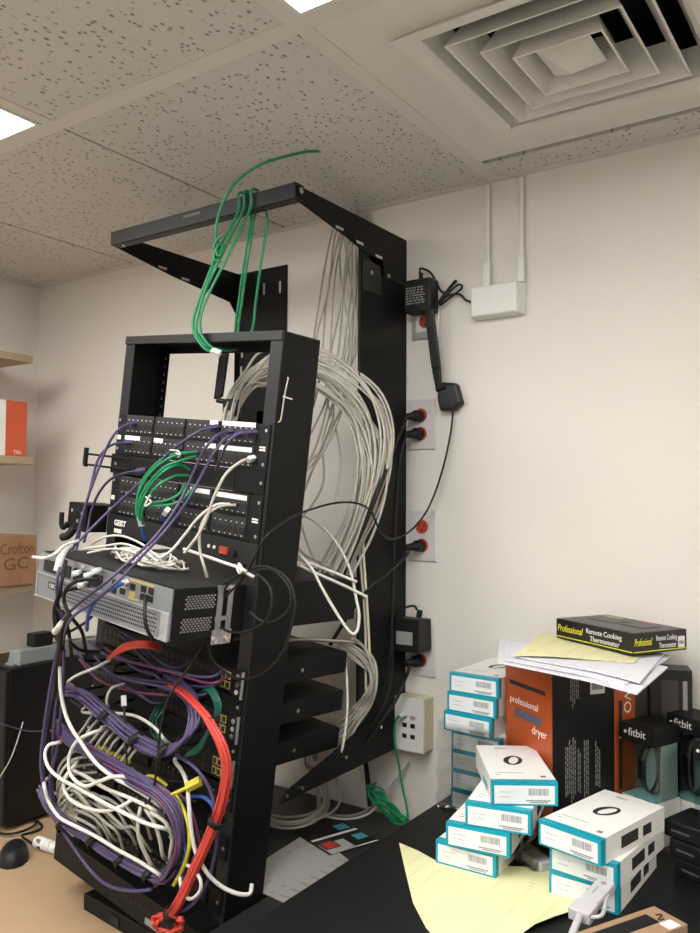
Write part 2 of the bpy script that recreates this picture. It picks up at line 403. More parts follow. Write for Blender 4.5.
# bottom arm, seen under the shelves of gear
def lowarm(x):
    a = MB(); prof = [(1.23, .985), (1.23, 1.02), (1.50, 1.03), (1.50, 1.11), (YB-.001, 1.14), (YB-.001, .985)]
    prof = [(1.235, 1.012), (1.24, 1.026), (1.26, 1.035), (1.40, 1.066), (1.535, 1.101), (YB-.001, 1.101), (YB-.001, 1.012)]
    a.prism([V((x, y, z)) for y, z in prof], (.003, 0, 0), 'rack_black'); return rp('lower_arm', a)
la = lowarm(RX1-.003); lowarm(RX0)
for (px, py) in ((286, 796), (380, 727), (396, 725), (345, 757), (301, 788)):
    p = hit(px, py, 0, RX1); rp('bolt', MB().cyl(p, p+V((.004, 0, 0)), .004, 'screw', 9), 0, la)
for (y, z) in ((1.545, 2.12), (1.62, 2.13)): rp('bolt', MB().cyl((RX1, y, z), (RX1+.004, y, z), .005, 'zinc', 10), 0)
# hinge plate joining the upright and the top arm
rp('hinge_plate', MB().box((RX1, 1.512, 2.075), (RX1+.003, 1.585, 2.145), 'rack_edge'))
# ---- swing gate (children of the rack, in the gate's own crooked frame)
MR = Matrix.Translation(-o_)@MG
def gpart(name, mb, bevel=.001, parent=None):
    me = mb.mesh(name, MR); ob = bpy.data.objects.new(name, me); C.objects.link(ob); ob.parent = parent or R
    if bevel: bev(ob, bevel)
    return ob
W_ = .4826; U = .04445
def gpost(left):
    m = MB(); zt, zb = .169, -.985
    if left:
        m.box((-.006, 0, zb), (.026, .003, zt), 'rack_edge'); m.box((-.006, .003, zb), (-.003, .10, zt), 'rack_black'); m.box((-.003, .097, zb), (.022, .10, zt), 'rack_black')
    else:
        m.box((W_-.026, 0, zb), (W_+.006, .003, zt), 'rack_edge'); m.box((W_+.003, .003, zb), (W_+.006, .10, zt), 'rack_black'); m.box((W_-.022, .097, zb), (W_+.003, .10, zt), 'rack_black')
    o = gpart('gate_post', m)
    h = MB(); x = .008 if left else W_-.010
    z = zt-.03
    while z > -.97:
        h.box((x-.003, -.0004, z-.003), (x+.003, 0, z+.003), 'port_dark')
        if left: h.box((.008, .0966, z-.003), (.014, .097, z+.003), 'zinc' if z > 0 else 'port_dark')
        z -= .0185
    gpart('hole_row', h, 0, o); return o
gl_ = gpost(True); gr_ = gpost(False)
m = MB(); m.box((-.006, 0, .169), (W_+.006, .10, .172), 'rack_edge'); m.box((-.006, -.003, .154), (W_+.006, 0, .172), 'rack_edge'); m.box((-.003, .097, .150), (W_+.003, .10, .169), 'rack_black'); gpart('gate_top', m)
m = MB(); m.box((-.006, 0, -.988), (W_+.006, .10, -.985), 'rack_black'); gpart('gate_bottom', m)
# wire tie / lacing bar on the right post, silver
m = MB(); 
pts = [V((W_+.0065, .022, .088)), V((W_+.009, .020, .085)), V((W_+.009, .016, .06)), V((W_+.009, .014, .03)), V((W_+.009, .012, .008)), V((W_+.007, .008, .004))]
m.tube(pts, .0016, 'cable_grey', 6, 3); gpart('wire_tie', m, 0, gr_); m = MB(); m.tube([V((W_+.009, .012, .052)), V((W_+.009, .036, .050))], .0016, 'white_label', 6, 1); gpart('wire_tie', m, 0, gr_)

# ------------------------------------------------------------------ rack equipment (each unit is a thing of its own)
def unit(name, label, cat, v0, group=None): return thing(name, label, cat, gm(0, v0), group)
def screws(t, H, m='zinc'):
    s = MB()
    for x in (.008, W_-.008):
        for z in ((.012, H-.012) if H > .05 else (H/2,)): s.cyl((x, -.004, z), (x, -.0055, z), .0032, m, 8)
    part('screw', s, t)
def patch_panel(v_top, label, strips, sign):
    H = 2*U-.002; t = unit('patch_panel', label, 'patch panel', v_top-2*U, 'black patch panels on the rack gate')
    part('faceplate', MB().box((0, -.004, 0), (W_, -.001, H), 'kit_black').box((.02, -.001, .004), (W_-.02, .09, H-.004), 'kit_black'), t, .0008)
    for r in range(2):
        for c in range(4):
            x0 = .036+c*.105; z0 = .006+(1-r)*.044
            m = MB(); m.box((x0, -.0065, z0), (x0+.096, -.004, z0+.037), 'block_black'); m.box((x0+.001, -.009, z0+.006), (x0+.095, -.0065, z0+.0195), 'block_black')
            for q in range(6):
                m.box((x0+.0035+q*.0155, -.0094, z0+.0075), (x0+.0145+q*.0155, -.009, z0+.018), 'port_dark')
                for dz in (.0015, .0255): m.box((x0+.0075+q*.0155, -.0068, z0+dz), (x0+.0105+q*.0155, -.0064, z0+dz+.0018), 'white_label')
            part('port_block', m, t)
    for (c, r, a, e, z) in strips:
        x0 = .036+c*.105; z0 = .006+(1-r)*.044
        part('label_strip', MB().box((x0+a, -.0072, z0+z), (x0+e, -.0066, z0+z+.009), 'white_label'), t, label='white paper label strip')
    s = MB()
    for z in sign:
        for q in range(2): s.box((W_-.022, -.0046, z-.005*q), (W_-.006, -.004, z+.003-.005*q), 'white_label')
        s.box((.004, -.0046, z-.010), (.016, -.004, z-.001), 'white_label')
    part('printed_mark', s, t, label='small white printed mark'); screws(t, H); return t
patch_panel(0, 'upper black patch panel, at the top of the swing gate', [(2, 0, .070, .094, .029), (3, 0, .002, .096, .029), (2, 1, .062, .094, .027), (3, 1, .0, .092, .026), (0, 1, .0, .055, .027), (1, 1, .0, .03, .027)], (.042,))
patch_panel(-3*U, 'lower black patch panel, directly above the power strip unit', [(2, 0, .030, .09, .026), (3, 0, .0, .092, .025)], (.042,))
t = unit('cable_manager', 'black cable manager with wire rings between the two patch panels', 'cable manager', -3*U)
part('faceplate', MB().box((-.012, -.004, .001), (W_, -.001, U-.001), 'rack_black'), t, .0008)
for z in (.012, .036):
    pts = [V((.06, -.004, z)), V((-.03, -.012, z)), V((-.082, -.02, z))]
    part('wire_ring', MB().tube(pts, .0026, 'rack_black', 6, 2), t)
part('end_hook', MB().tube([V((-.082, -.02, .012)), V((-.086, -.022, .014)), V((-.086, -.022, .05))], .0055, 'rack_black', 8, 3), t)
part('panel_edge', MB().box((.06, -.0055, .004), (.40, -.004, .006), 'kit_top').box((.06, -.0055, .038), (.40, -.004, .040), 'kit_top').box((.06, -.0055, .006), (.062, -.004, .038), 'kit_top').box((.398, -.0055, .006), (.40, -.004, .038), 'kit_top'), t)
screws(t, U)
t = unit('power_distribution_unit', 'black rack power strip with bold white lettering and red switch', 'power strip', -6*U)
part('body', MB().box((0, -.006, .001), (W_, -.001, U-.001), 'rack_edge').box((.02, -.001, .002), (W_-.02, .06, U-.002), 'kit_black'), t, .001)
text('GEIST', .017, frame((.028, -.0063, .022), (1, 0, 0), (0, 0, 1)), 'print_white', t, bold=.0006)
part('label_sticker', MB().box((.030, -.0066, .006), (.058, -.006, .015), 'white_label'), t, .0002, 'white sticker')
m = MB(); m.box((.385, -.011, .013), (.407, -.006, .027), 'red_socket'); part('switch', m, t, .001, 'red rocker switch')
for x in (.350, .366): part('button', MB().cyl((x, -.006, .022), (x, -.008, .022), .0035, 'white_label', 8), t)
part('reset_knob', MB().cyl((.424, -.006, .018), (.424, -.012, .018), .007, 'black_plastic', 10), t)
screws(t, U)
# side bracket sticking out left of the power strip
t = thing('cable_bracket', 'black cable bracket with hook at the left end of the power strip', 'bracket', gm(-.005, -6*U))
m = MB(); m.box((-.075, -.055, .0), (-.0025, -.052, .06), 'rack_black'); m.box((-.006, -.055, 0), (-.002, -.0005, .06), 'rack_black'); m.box((-.075, -.055, .057), (-.002, .03, .06), 'rack_black'); part('plate', m, t, .002)
m = MB().tube([V((-.072, -.055, .012)), V((-.080, -.060, .0)), V((-.086, -.062, .008)), V((-.089, -.062, .034))], .0055, 'rack_black', 8, 3); m.tube([V((-.05, -.05, .004)), V((-.058, -.06, -.014)), V((-.072, -.066, -.020))], .009, 'black_rubber', 8, 3); part('hook', m, t)
m = MB()
for x, z in ((-.055, .043), (-.03, .022), (-.015, .04)): m.cyl((x, -.055, z), (x, -.058, z), .0045, 'screw', 8)
part('screw', m, t)

# router
RV = -.391; RH = .089
t = thing('router', 'silver-fronted two-unit network router sticking out of the rack', 'router', gm(.022, RV, .17))
RW = .438
part('chassis', MB().box((0, .004, 0), (RW, .495, RH-.0005), 'kit_black'), t, .0012)
part('top_cover', MB().box((0, .012, RH-.0004), (RW, .494, RH+.001), 'kit_top'), t)
f = MB(); f.box((-.001, 0, 0), (RW+.001, .004, .0475), 'router_silver'); f.box((0, .001, .0485), (RW, .004, RH), 'router_silver'); f.box((-.001, -.003, .046), (RW+.001, .0, .049), 'router_line'); f.box((-.001, -.003, -.001), (RW+.001, 0, .0015), 'router_line'); f.box((-.001, -.002, 0), (.003, 0, .0475), 'router_line'); f.box((RW-.02, -.004, 0), (RW+.001, 0, .0475), 'router_line')
fp = part('front_panel', f, t, .0006, 'silver front panel')
v = MB()
for r in range(5):
    for c in range(46):
        x = .10+c*.0066+(r % 2)*.003; v.box((x, -.0004, .008+r*.0072), (x+.0036, 0, .0115+r*.0072), 'port_dark')
part('vent_holes', v, fp)
pm = MB(); pm.box((.045, -.0014, .022), (.098, -.0004, .036), 'print_dark'); lp = part('nameplate', pm, fp, .0003, 'dark nameplate')
text('CISCO', .011, frame((.050, -.0018, .025), (1, 0, 0), (0, 0, 1)), 'print_white', lp)
for (x, z, m_) in ((.262, .066, 'port_dark'), (.262, .052, 'port_dark'), (.288, .055, 'port_dark'), (.318, .068, 'port_dark'), (.318, .054, 'gold'), (.350, .070, 'port_dark'), (.350, .056, 'port_dark'), (.372, .070, 'port_dark'), (.372, .056, 'port_dark')):
    part('port', MB().box((x, -.0006, z), (x+.014, .001, z+.011), m_), fp)
for (x, e, z) in ((.315, .385, .083), (.29, .305, .066), (.315, .345, .0505), (.205, .225, .083)): part('yellow_marking', MB().box((x, .0004, z), (e, .001, z+.004), 'gold'), fp, label='yellow marking')
for x in (.02, .075, .13, .185): part('slot_cover', MB().box((x, -.0004, .053), (x+.045, .001, .077), 'kit_top'), fp)
pb = MB()
for x in (.008, .03, .06, .09, .12, .15, .18): pb.box((x, .0003, .081), (x+.015, .001, .086), 'print_grey')
part('printed_marks', pb, fp)
vd = MB()
for r in range(6):
    for c in range(9):
        for (y0, z0) in ((.03, .052), (.025, .012)):
            y = y0+c*.0075+(r % 2)*.0037; vd.box((RW-.0002, y, z0+r*.0042), (RW+.0004, y+.0045, z0+.0028+r*.0042), 'zinc')
part('side_grille', vd, t)
eb = MB(); ex = RW+.0015
eb.box((ex, .098, .028), (ex+.003, .132, .036), 'zinc'); eb.box((ex, .095, -.015), (ex+.003, .140, .012), 'zinc'); eb.box((ex, .100, .010), (ex+.003, .112, .085), 'zinc'); eb.box((ex, .124, .010), (ex+.003, .136, .085), 'zinc'); eb.box((ex, .098, .083), (ex+.003, .138, .092), 'zinc')
for y, z in ((.103, -.006), (.130, -.006), (.130, .086)): eb.cyl((ex+.003, y, z), (ex+.006, y, z), .006, 'screw', 9)
part('mounting_ear', eb, t, .0008, 'shiny metal mounting ear')

# three switches below it; their bodies show behind the post
def switch(v0, label, marks, depth=.315):
    t = unit('network_switch', label, 'network switch', v0, 'network switches below the router')
    part('chassis', MB().box((.022, -.006, 0), (.4606, depth, U-.001), 'kit_black'), t, .0012)
    part('top_label', MB().box((.30, .14, U-.0009), (.40, .27, U-.0004), 'kit_top'), t)
    m = MB()
    for r in range(2):
        for c in range(24): m.box((.035+c*.0155, -.0066, .006+r*.017), (.047+c*.0155, -.006, .018+r*.017), 'port_dark')
    part('port_row', m, t)
    m = MB()
    for c in range(2):
        for r in range(2): m.box((.425+c*.0135, -.0072, .006+r*.018), (.436+c*.0135, -.006, .020+r*.018), 'gold'); m.box((.4268+c*.0135, -.0078, .008+r*.018), (.4342+c*.0135, -.0072, .018+r*.018), 'port_dark')
    part('uplink_port', m, t, label='gold-edged uplink port')
    e = MB(); e.box((.461, -.008, -.004), (W_+.002, -.0055, U+.002), 'kit_black'); e.box((W_-.001, -.010, -.004), (W_+.003, -.0055, U+.002), 'zinc')
    for z in (.008, .022, .036): e.cyl((W_-.009, -.008, z), (W_-.009, -.012, z), .005, 'screw', 9)
    part('mounting_ear', e, t, .0004, 'metal ear with bright screws')
    s = MB()
    for y, r, m_ in ((.175, .0042, 'screw'), (.24, .003, 'port_dark'), (.29, .003, 'port_dark')): s.cyl((.4606, y, .022), (.4626, y, .022), r, m_, 9)
    part('side_screw', s, t); return t
switch(-.505, 'black network switch right under the router, top of three', 1)
switch(-.587, 'middle one of the three black network switches', 1)
switch(-.668, 'lowest of the three black network switches, above the rack arm', 1)
# lower cable managers and patch panel behind the cable bundles
def manager(v0, h, label):
    t = unit('cable_manager', label, 'cable manager', v0)
    part('faceplate', MB().box((0, -.004, 0), (W_, -.001, h), 'rack_black'), t, .0008)
    for x in (.05, .16, .27, .38):
        part('ring', MB().tube([V((x, -.004, h-.006)), V((x, -.05, h-.008)), V((x, -.06, h/2)), V((x, -.05, .008)), V((x, -.004, .006))], .003, 'rack_black', 6, 3), t)
    screws(t, h); return t
manager(-.543, .034, 'black cable manager hidden behind the upper purple bundle')
manager(-.625, .036, 'black cable manager behind the middle of the tangled cables')
def small_panel(v_top, label):
    t = unit('patch_panel', label, 'patch panel', v_top-U)
    part('faceplate', MB().box((0, -.004, 0), (W_, -.001, U-.001), 'kit_black').box((.02, -.001, .004), (W_-.02, .09, U-.005), 'kit_black'), t)
    for c in range(4):
        x0 = .036+c*.105; m = MB(); m.box((x0, -.009, .008), (x0+.096, -.004, .034), 'kit_black')
        for q in range(6):
            m.box((x0+.0035+q*.0155, -.0094, .012), (x0+.0145+q*.0155, -.009, .024), 'port_dark')
            m.box((x0+.0075+q*.0155, -.0094, .028), (x0+.0105+q*.0155, -.009, .030), 'print_grey')
        part('port_block', m, t)
    screws(t, U)
small_panel(-.675, 'narrow black patch panel behind the white cable loops')
small_panel(-.765, 'narrow black patch panel behind the lower white loops')
small_panel(-.865, 'lowest narrow black patch panel, above the bottom purple bundle')
t = unit('blank_panel', 'black panel with a dotted row at the bottom of the gate', 'panel', -.985)
m = MB().box((-.004, -.05, .004), (W_, -.001, .062), 'kit_black'); part('faceplate', m, t, .001)
m = MB()
for c in range(30): m.box((.03+c*.0145, -.0506, .03), (.039+c*.0145, -.05, .04), 'kit_top')
part('port_row', m, t)
m = MB(); m.box((.33, -.0516, .012), (.375, -.05, .024), 'print_grey'); m.box((.385, -.0516, .012), (.43, -.05, .024), 'print_grey'); part('label_strip', m, t)
# black box on the tan desk, under the gate
t = thing('battery_backup', 'low black box standing on the tan desk below the rack', 'box', at((-1.432, 1.118, .74), math.radians(-6)))
part('body', MB().box((0, 0, 0), (.30, .22, .034), 'kit_black'), t, .002)
part('front_trim', MB().box((.10, -.003, .006), (.13, 0, .024), 'kit_top').box((.20, -.003, .006), (.26, 0, .014), 'print_grey'), t)

# ------------------------------------------------------------------ things on the back wall
def plate(px0, py0, px1, py1, label, m='plate_white', outlets=((.5, .68), (.5, .32)), red=True):
    a = WY(px0, py0, YB); c = WY(px1, py1, YB); cxp = (a.x+c.x)/2; w = .079; h = .124; zc = (a.z+c.z)/2
    t = thing('wall_outlet', label, 'outlet', at((cxp, YB, zc-h/2)), 'wall outlets')
    part('plate', MB().hexa([(-w/2, -.0005, 0), (w/2, -.0005, 0), (w/2, -.0001, h), (-w/2, -.0001, h), (-w/2+.003, -.006, .003), (w/2-.003, -.006, .003), (w/2-.003, -.006, h-.003), (-w/2+.003, -.006, h-.003)], m), t, .001)
    for (fx, fz) in outlets:
        x = (fx-.5)*w; z = fz*h; s = MB(); s.cyl((x, -.0055, z), (x, -.0085, z), .0165, 'red_socket', 18); s.box((x-.008, -.0088, z-.001), (x-.0055, -.0085, z+.008), 'port_dark'); s.box((x+.0055, -.0088, z-.001), (x+.008, -.0085, z+.008), 'port_dark'); s.cyl((x, -.0085, z-.008), (x, -.0088, z-.008), .0025, 'port_dark', 8)
        part('socket', s, t, label='red socket')
    return t, cxp, zc
tA, xA, zA = plate(412.5, 290, 441, 340, 'metal-framed wall outlet half hidden behind the upper black power adapter', 'steel_plate', ((.5, .36),))
part('insert', MB().box((-.025, -.0068, .02), (.025, -.006, .105), 'white_plastic'), tA, .001)
tB, xB, zB = plate(408, 399.5, 436.5, 450.5, 'white wall outlet with two black plugs in it')
tC, xC, zC_ = plate(409, 510, 438, 562.5, 'white wall outlet with one black plug and one free red socket')
tD, xD, zD = plate(407, 625, 437, 676, 'white wall outlet under the lower black power adapter')
# white access point with two antennas
a = WY(476, 300, YB); z0 = WY(500, 318.5, YB).z; z1 = WY(500, 286, YB).z; x0 = WY(476, 300, YB).x; x1 = WY(527, 300, YB).x
t = thing('wireless_access_point', 'small white wall-mounted wireless box with two tall antennas', 'wireless router', at((x0, YB, z0)))
aw, ah = x1-x0, z1-z0
part('body', MB().hexa([(0, -.0001, 0), (aw, -.0001, 0), (aw, -.0001, ah), (0, -.0001, ah), (.002, -.034, .004), (aw-.012, -.034, .004), (aw-.012, -.034, ah-.003), (.002, -.034, ah-.003)], 'white_plastic'), t, .004)
for px in (487.5, 521.5):
    xa = WY(px, 285, YB-.012).x-x0
    an = part('antenna', MB().box((xa-.0048, -.014, ah), (xa+.0048, -.005, ZC-.006-z0), 'white_plastic'), t, .003)
    part('hinge', MB().box((xa-.0085, -.021, ah-.002), (xa+.0085, -.005, ah+.055), 'white_plastic'), an, .003)
# upper adapter
p = WY(420.5, 312, YB-.04); z0 = p.z; z1 = WY(420, 279.5, YB-.04).z; xa0 = WY(405, 295, YB-.045).x; xa1 = WY(431, 295, YB-.045).x
t = thing('power_adapter', 'black power adapter with white printed text near the white wireless box', 'power adapter', at(((xa0+xa1)/2, YB, z0)), 'black power adapters'); hw = (xa1-xa0)/2; hh = z1-z0
part('body', MB().box((-hw, -.05, 0), (hw, -.0065, hh), 'black_plastic'), t, .003)
m = MB(); random.seed(3)
for r in range(7):
    x = -hw+.006
    while x < hw-.018:
        w = random.uniform(.003, .009); m.box((x, -.0504, hh-.022-r*.0062), (min(x+w, hw-.014), -.05, hh-.022-r*.0062+.003), 'print_grey'); x += w+random.uniform(.0015, .004)
part('printed_text', m, t, label='grey printed text')
part('cord_boot', MB().cyl((.0, -.03, hh), (.0, -.03, hh+.018), .0055, 'black_rubber', 10), t)
def cable(label, pts, r, m, name='cable', group=None, plugs=(), n=7, sub=5, cat='cable'):
    o0 = V(pts[0]); mb = MB().tube(pts, r, m, n, sub); ob = solo(name, mb, label, cat, group, origin=o0)
    for (e, ln, w, pm) in plugs:
        q = [V(p)-o0 for p in pts]; a, c = (q[0], q[1]) if e == 0 else (q[-1], q[-2]); d = (a-c).normalized()
        x = d.orthogonal().normalized(); y = d.cross(x)
        M = Matrix(((x.x, y.x, d.x, a.x), (x.y, y.y, d.y, a.y), (x.z, y.z, d.z, a.z), (0, 0, 0, 1)))
        part('plug', MB().box((-w/2, -w*.4, -ln*.4), (w/2, w*.4, ln*.6), pm, M), ob, .0006)
    return ob
yb = YB
cable('thin black adapter lead looped in a tied hank beside the wireless box', [WY(421, 277, 1.68), WY(420, 269, 1.68), WY(424, 269, 1.69), WY(431, 273, 1.70), WY(437, 284, 1.70), WY(441, 291, 1.70), WY(446, 292, 1.70), WY(452, 286, 1.695), WY(456, 281, 1.695), WY(453, 283, 1.695), WY(440, 300, 1.69), WY(434, 308, 1.69), WY(438, 304, 1.69), WY(455, 287, 1.695), WY(461, 285, 1.695), WY(461, 289, 1.695), WY(452, 296, 1.69), WY(440, 305, 1.69), WY(446, 297, 1.695), WY(455, 294, 1.70), WY(461, 295, 1.70), WY(466, 300, 1.70), WY(473, 302.5, 1.70)], .0026, 'cable_black', 'power_cable')
# dongle with antenna
t = thing('wireless_adapter', 'black wireless adapter with tall paddle antenna hanging on the wall', 'wireless adapter', at(WY(453.5, 411, yb-.002)-V((0, 0, 0))), 'black wireless adapters')
o1 = V(t.matrix_world.translation) if False else WY(453.5, 411, yb-.002)
Q = [WY(442.5, 383, yb-.003), WY(460, 384, yb-.003), WY(465.5, 404, yb-.003), WY(458, 411, yb-.003), WY(444, 412, yb-.003), WY(441.5, 400, yb-.003)]
m = MB().prism([q-o1 for q in Q], (0, -.024, 0), 'dongle_black'); part('body', m, t, .005)
A0 = WY(438, 388, yb-.03)-o1; A1 = WY(428, 309, yb-.052)-o1
d = (A1-A0); x = V((1, 0, .12)).normalized()
m = MB(); hw0, hw1 = .0075, .0115
mid = A0+d*.25
m.hexa([A0-x*hw0, A0+x*hw0, A0+x*hw0+V((0, .009, 0)), A0-x*hw0+V((0, .009, 0)), mid-x*hw1, mid+x*hw1, mid+x*hw1+V((0, .01, 0)), mid-x*hw1+V((0, .01, 0))], 'dongle_black')
m.hexa([mid-x*hw1, mid+x*hw1, mid+x*hw1+V((0, .01, 0)), mid-x*hw1+V((0, .01, 0)), A1-x*hw1*1.05, A1+x*hw1*1.05, A1+x*hw1+V((0, .01, 0)), A1-x*hw1+V((0, .01, 0))], 'dongle_black')
an = part('antenna', m, t, .003); part('hinge', MB().cyl(A0+V((-.006, .004, -.004)), WY(446, 386, yb-.026)-o1, .006, 'dongle_black', 10), an)
# lower adapter
x0 = WY(396, 640, yb-.055).x; x1 = WY(421, 640, yb-.055).x; z0 = WY(410, 652, yb-.055).z; z1 = WY(410, 618, yb-.055).z
t = thing('power_adapter', 'black power adapter with grey sticker on the lowest wall outlet', 'power adapter', at(((x0+x1)/2, YB, z0)), 'black power adapters'); hw = (x1-x0)/2; hh = z1-z0
part('body', MB().hexa([(-hw, -.065, 0), (hw, -.065, 0), (hw+.004, -.009, .002), (-hw, -.009, .002), (-hw, -.065, hh), (hw, -.065, hh), (hw+.002, -.009, hh-.004), (-hw, -.009, hh-.004)], 'black_plastic'), t, .003)
part('sticker', MB().box((-hw+.006, -.0655, hh*.22), (hw-.017, -.065, hh*.60), 'print_grey'), t, label='grey sticker')
part('cord_boot', MB().cyl((hw*.4, -.03, hh), (hw*.5, -.03, hh+.016), .007, 'black_rubber', 10), t)
cable('black cord arching from the top of the lower power adapter', [WY(417, 610, 1.68), WY(414, 606, 1.68), WY(405, 608, 1.67), WY(396, 618, 1.66), WY(393, 640, 1.65), WY(392, 670, 1.63), WY(386, 700, 1.60), WY(372, 725, 1.56)], .003, 'cable_black', 'power_cable')
def zat(py): return WY(422, py, yb).z
def plug(px, py, label, pts, r=.0042):
    p = WY(px, py, yb-.0088); p.x = px if abs(px) < 5 else p.x; p.z = zat(py) if abs(px) < 5 else p.z; t = thing('power_cable', label, 'cable', at(p), 'black power cords')
    d = V((-.55, -.6, -.1)).normalized()
    m = MB(); m.cyl((-.001, 0, 0), (-.005, -.018, 0), .0145, 'black_rubber', 14, .0135); m.cyl((0, -.014, 0), V((0, -.014, 0))+d*.032, .011, 'black_rubber', 12, .0075); part('plug', m, t)
    P = [V((0, -.014, 0))+d*.028]+[V(q)-p for q in pts]; part('cord', MB().tube(P, r, 'cable_black', 8), t)
    return t
plug(xB, 416.5, 'black power cord plugged into the upper socket of the two-plug outlet', [WY(404, 424, 1.62), WY(396, 441, 1.56), WY(386, 470, 1.5), WY(374, 502, 1.47), WY(358, 540, 1.46), WY(343, 575, 1.45), WY(330, 610, 1.45)], .0048)
plug(xB, 434, 'black power cord plugged into the lower socket of the two-plug outlet', [WY(405, 438, 1.62), WY(399, 465, 1.60), WY(395, 520, 1.60), WY(393, 580, 1.60), WY(391, 640, 1.60), WY(386, 690, 1.60)])
plug(xC, 545.5, 'black power cord in the outlet with a free red socket', [WY(408, 553, 1.62), WY(396, 565, 1.57), WY(384, 576, 1.53), WY(372, 586, 1.5), WY(352, 610, 1.48), WY(330, 645, 1.46)])
plug(xD, 660, 'black power cord plugged in below the lower power adapter', [WY(409, 668, 1.64), WY(404, 682, 1.63), WY(396, 700, 1.60), WY(384, 718, 1.57), WY(366, 745, 1.54), WY(350, 765, 1.50)])
# jack box
x0 = WY(395, 720, yb-.05).x; x1 = WY(424, 720, yb-.05).x; z0 = WY(412, 752, yb-.05).z; z1 = WY(412, 698, yb-.05).z
t = thing('network_wall_jack', 'white surface box with four network jacks low on the wall', 'network jack', at(((x0+x1)/2, YB, z0))); hw = (x1-x0)/2; hh = z1-z0
part('box', MB().box((-hw+.002, -.046, .001), (hw-.001, -.0005, hh-.001), 'ivory'), t, .002, 'yellowed box side')
fp = part('faceplate', MB().box((-hw, -.052, 0), (hw, -.046, hh), 'white_plastic'), t, .0015)
m = MB()
for x in (-.012, .010):
    for z in (.055, .03): m.box((x-.006, -.0526, z), (x+.006, -.052, z+.010), 'port_dark')
part('jack', m, fp); m = MB()
for x in (-.012, .010): m.box((x-.007, -.0524, .075), (x+.007, -.052, .083), 'steel_plate')
m.cyl((0, -.052, .014), (0, -.0526, .014), .002, 'steel_plate', 8); part('label_window', m, fp)
cable('green patch cable hanging from the white network jack', [WY(401, 716, 1.645), WY(397, 718, 1.63), WY(394.5, 728, 1.63), WY(395, 745, 1.63), WY(399, 765, 1.64), WY(402, 785, 1.64), WY(406, 803, 1.64), WY(408, 817, 1.62)], .0028, 'cable_green', 'network_cable', plugs=((0, .018, .012, 'connector_clear'),))

# ------------------------------------------------------------------ left wall shelves and their boxes
SX = -2.24
def shelf(pyt, pyb, label):
    p = hit(31, pyt, 0, SX); z1 = p.z; z0 = hit(31, pyb, 0, SX).z; ye = hit(33, pyb, 0, SX).y
    t = thing('wall_shelf', label, 'shelf', at((XL, ye, z0)), 'wooden shelves on the left wall')
    part('board', MB().box((.0005, -1.3, 0), (SX-XL, 0, z1-z0), 'shelf_wood'), t, .0015)
    for y in (-.25, -1.0):
        part('bracket', MB().prism([(.0005, y, -.12), (.0005, y, 0), (.17, y, 0)], (0, .012, 0), 'steel_plate'), t)
    return z1, ye
s1, y1 = shelf(355.7, 362.8, 'pale wooden wall shelf, the highest of the three, empty')
s2, y2 = shelf(457, 464.5, 'pale wooden wall shelf carrying the orange and white box')
s3, y3 = shelf(583.5, 591.5, 'pale wooden wall shelf carrying the cardboard carton')
xf = SX-.004
ya = hit(27, 430, 0, xf).y; yb0 = hit(5.5, 430, 0, xf).y; z1 = hit(27, 402, 0, xf).z
t = thing('box', 'orange and white box standing on the middle wall shelf', 'box', at((xf, ya, s2)))
part('carton', MB().box((-.16, -.34, 0), (0, 0, z1-s2), 'orange_card'), t, .0015)
part('white_panel', MB().box((-.002, -.335, .001), (.0006, yb0-ya, z1-s2-.001), 'white_label'), t, label='white front panel')
text('Tilia', .016, frame((.0004, -.046, .008), (0, 1, 0), (0, 0, 1)), 'print_white', t)
xf = SX+.012
ya = hit(36.5, 560, 0, xf).y; z1 = hit(36, 535, 0, xf).z
t = thing('cardboard_box', 'brown taped carton with handwritten marker letters on the lowest wall shelf', 'box', at((xf, ya, s3)))
part('carton', MB().box((-.22, -.40, 0), (0, 0, z1-s3), 'cardboard'), t, .0015)
yt0 = hit(8.5, 560, 0, xf).y-ya; yt1 = hit(23, 560, 0, xf).y-ya
part('tape', MB().box((-.1, yt0, z1-s3-.0), (.0004, yt1, z1-s3+.0004), 'tape').box((0, yt0, .0), (.0004, yt1, z1-s3), 'tape'), t, label='brown packing tape')
yl = hit(0, 553, 0, xf); text('Crofton', .046, frame((.0009, yl.y-ya, yl.z-s3-.006), (0, 1, .02), (0, 0, 1)), 'marker', t, 'handwriting', sx=.76)
yl = hit(3, 571, 0, xf); text('GC', .052, frame((.0009, yl.y-ya, yl.z-s3), (0, 1, .04), (0, 0, 1)), 'marker', t, 'handwriting', sx=1.15)

# ------------------------------------------------------------------ left desk
t = thing('computer_tower', 'glossy black computer case on the tan desk at the left edge', 'computer', at((-1.93, 1.255, .74)))
part('case', MB().box((-.20, 0, .012), (.012, .40, .417), 'tower_black'), t, .004)
m = MB()
for y in (.03, .34): m.box((-.18, y, 0), (-.02, y+.03, .012), 'black_rubber')
part('foot', m, t); part('front_bezel', MB().box((-.198, -.012, .02), (.010, 0, .41), 'black_plastic'), t, .004)
t = thing('power_strip', 'grey power strip lying on top of the black computer case', 'power strip', at((-1.925, 1.285, 1.157)))
part('body', MB().hexa([(-.056, 0, 0), (0, 0, 0), (0, .30, 0), (-.056, .30, 0), (-.052, .006, .04), (-.006, .006, .04), (-.006, .296, .04), (-.052, .296, .04)], 'strip_grey'), t, .004)
part('end_tab', MB().box((-.045, -.012, 0), (-.012, .001, .006), 'strip_grey'), t, .001)
m = MB()
for y in (.13, .18, .23): m.box((-.042, y, .04), (-.016, y+.026, .0406), 'port_dark')
part('socket', m, t)
t = thing('power_plug', 'black plug pushed into the grey power strip', 'plug', at((-1.953, 1.365, 1.1975)))
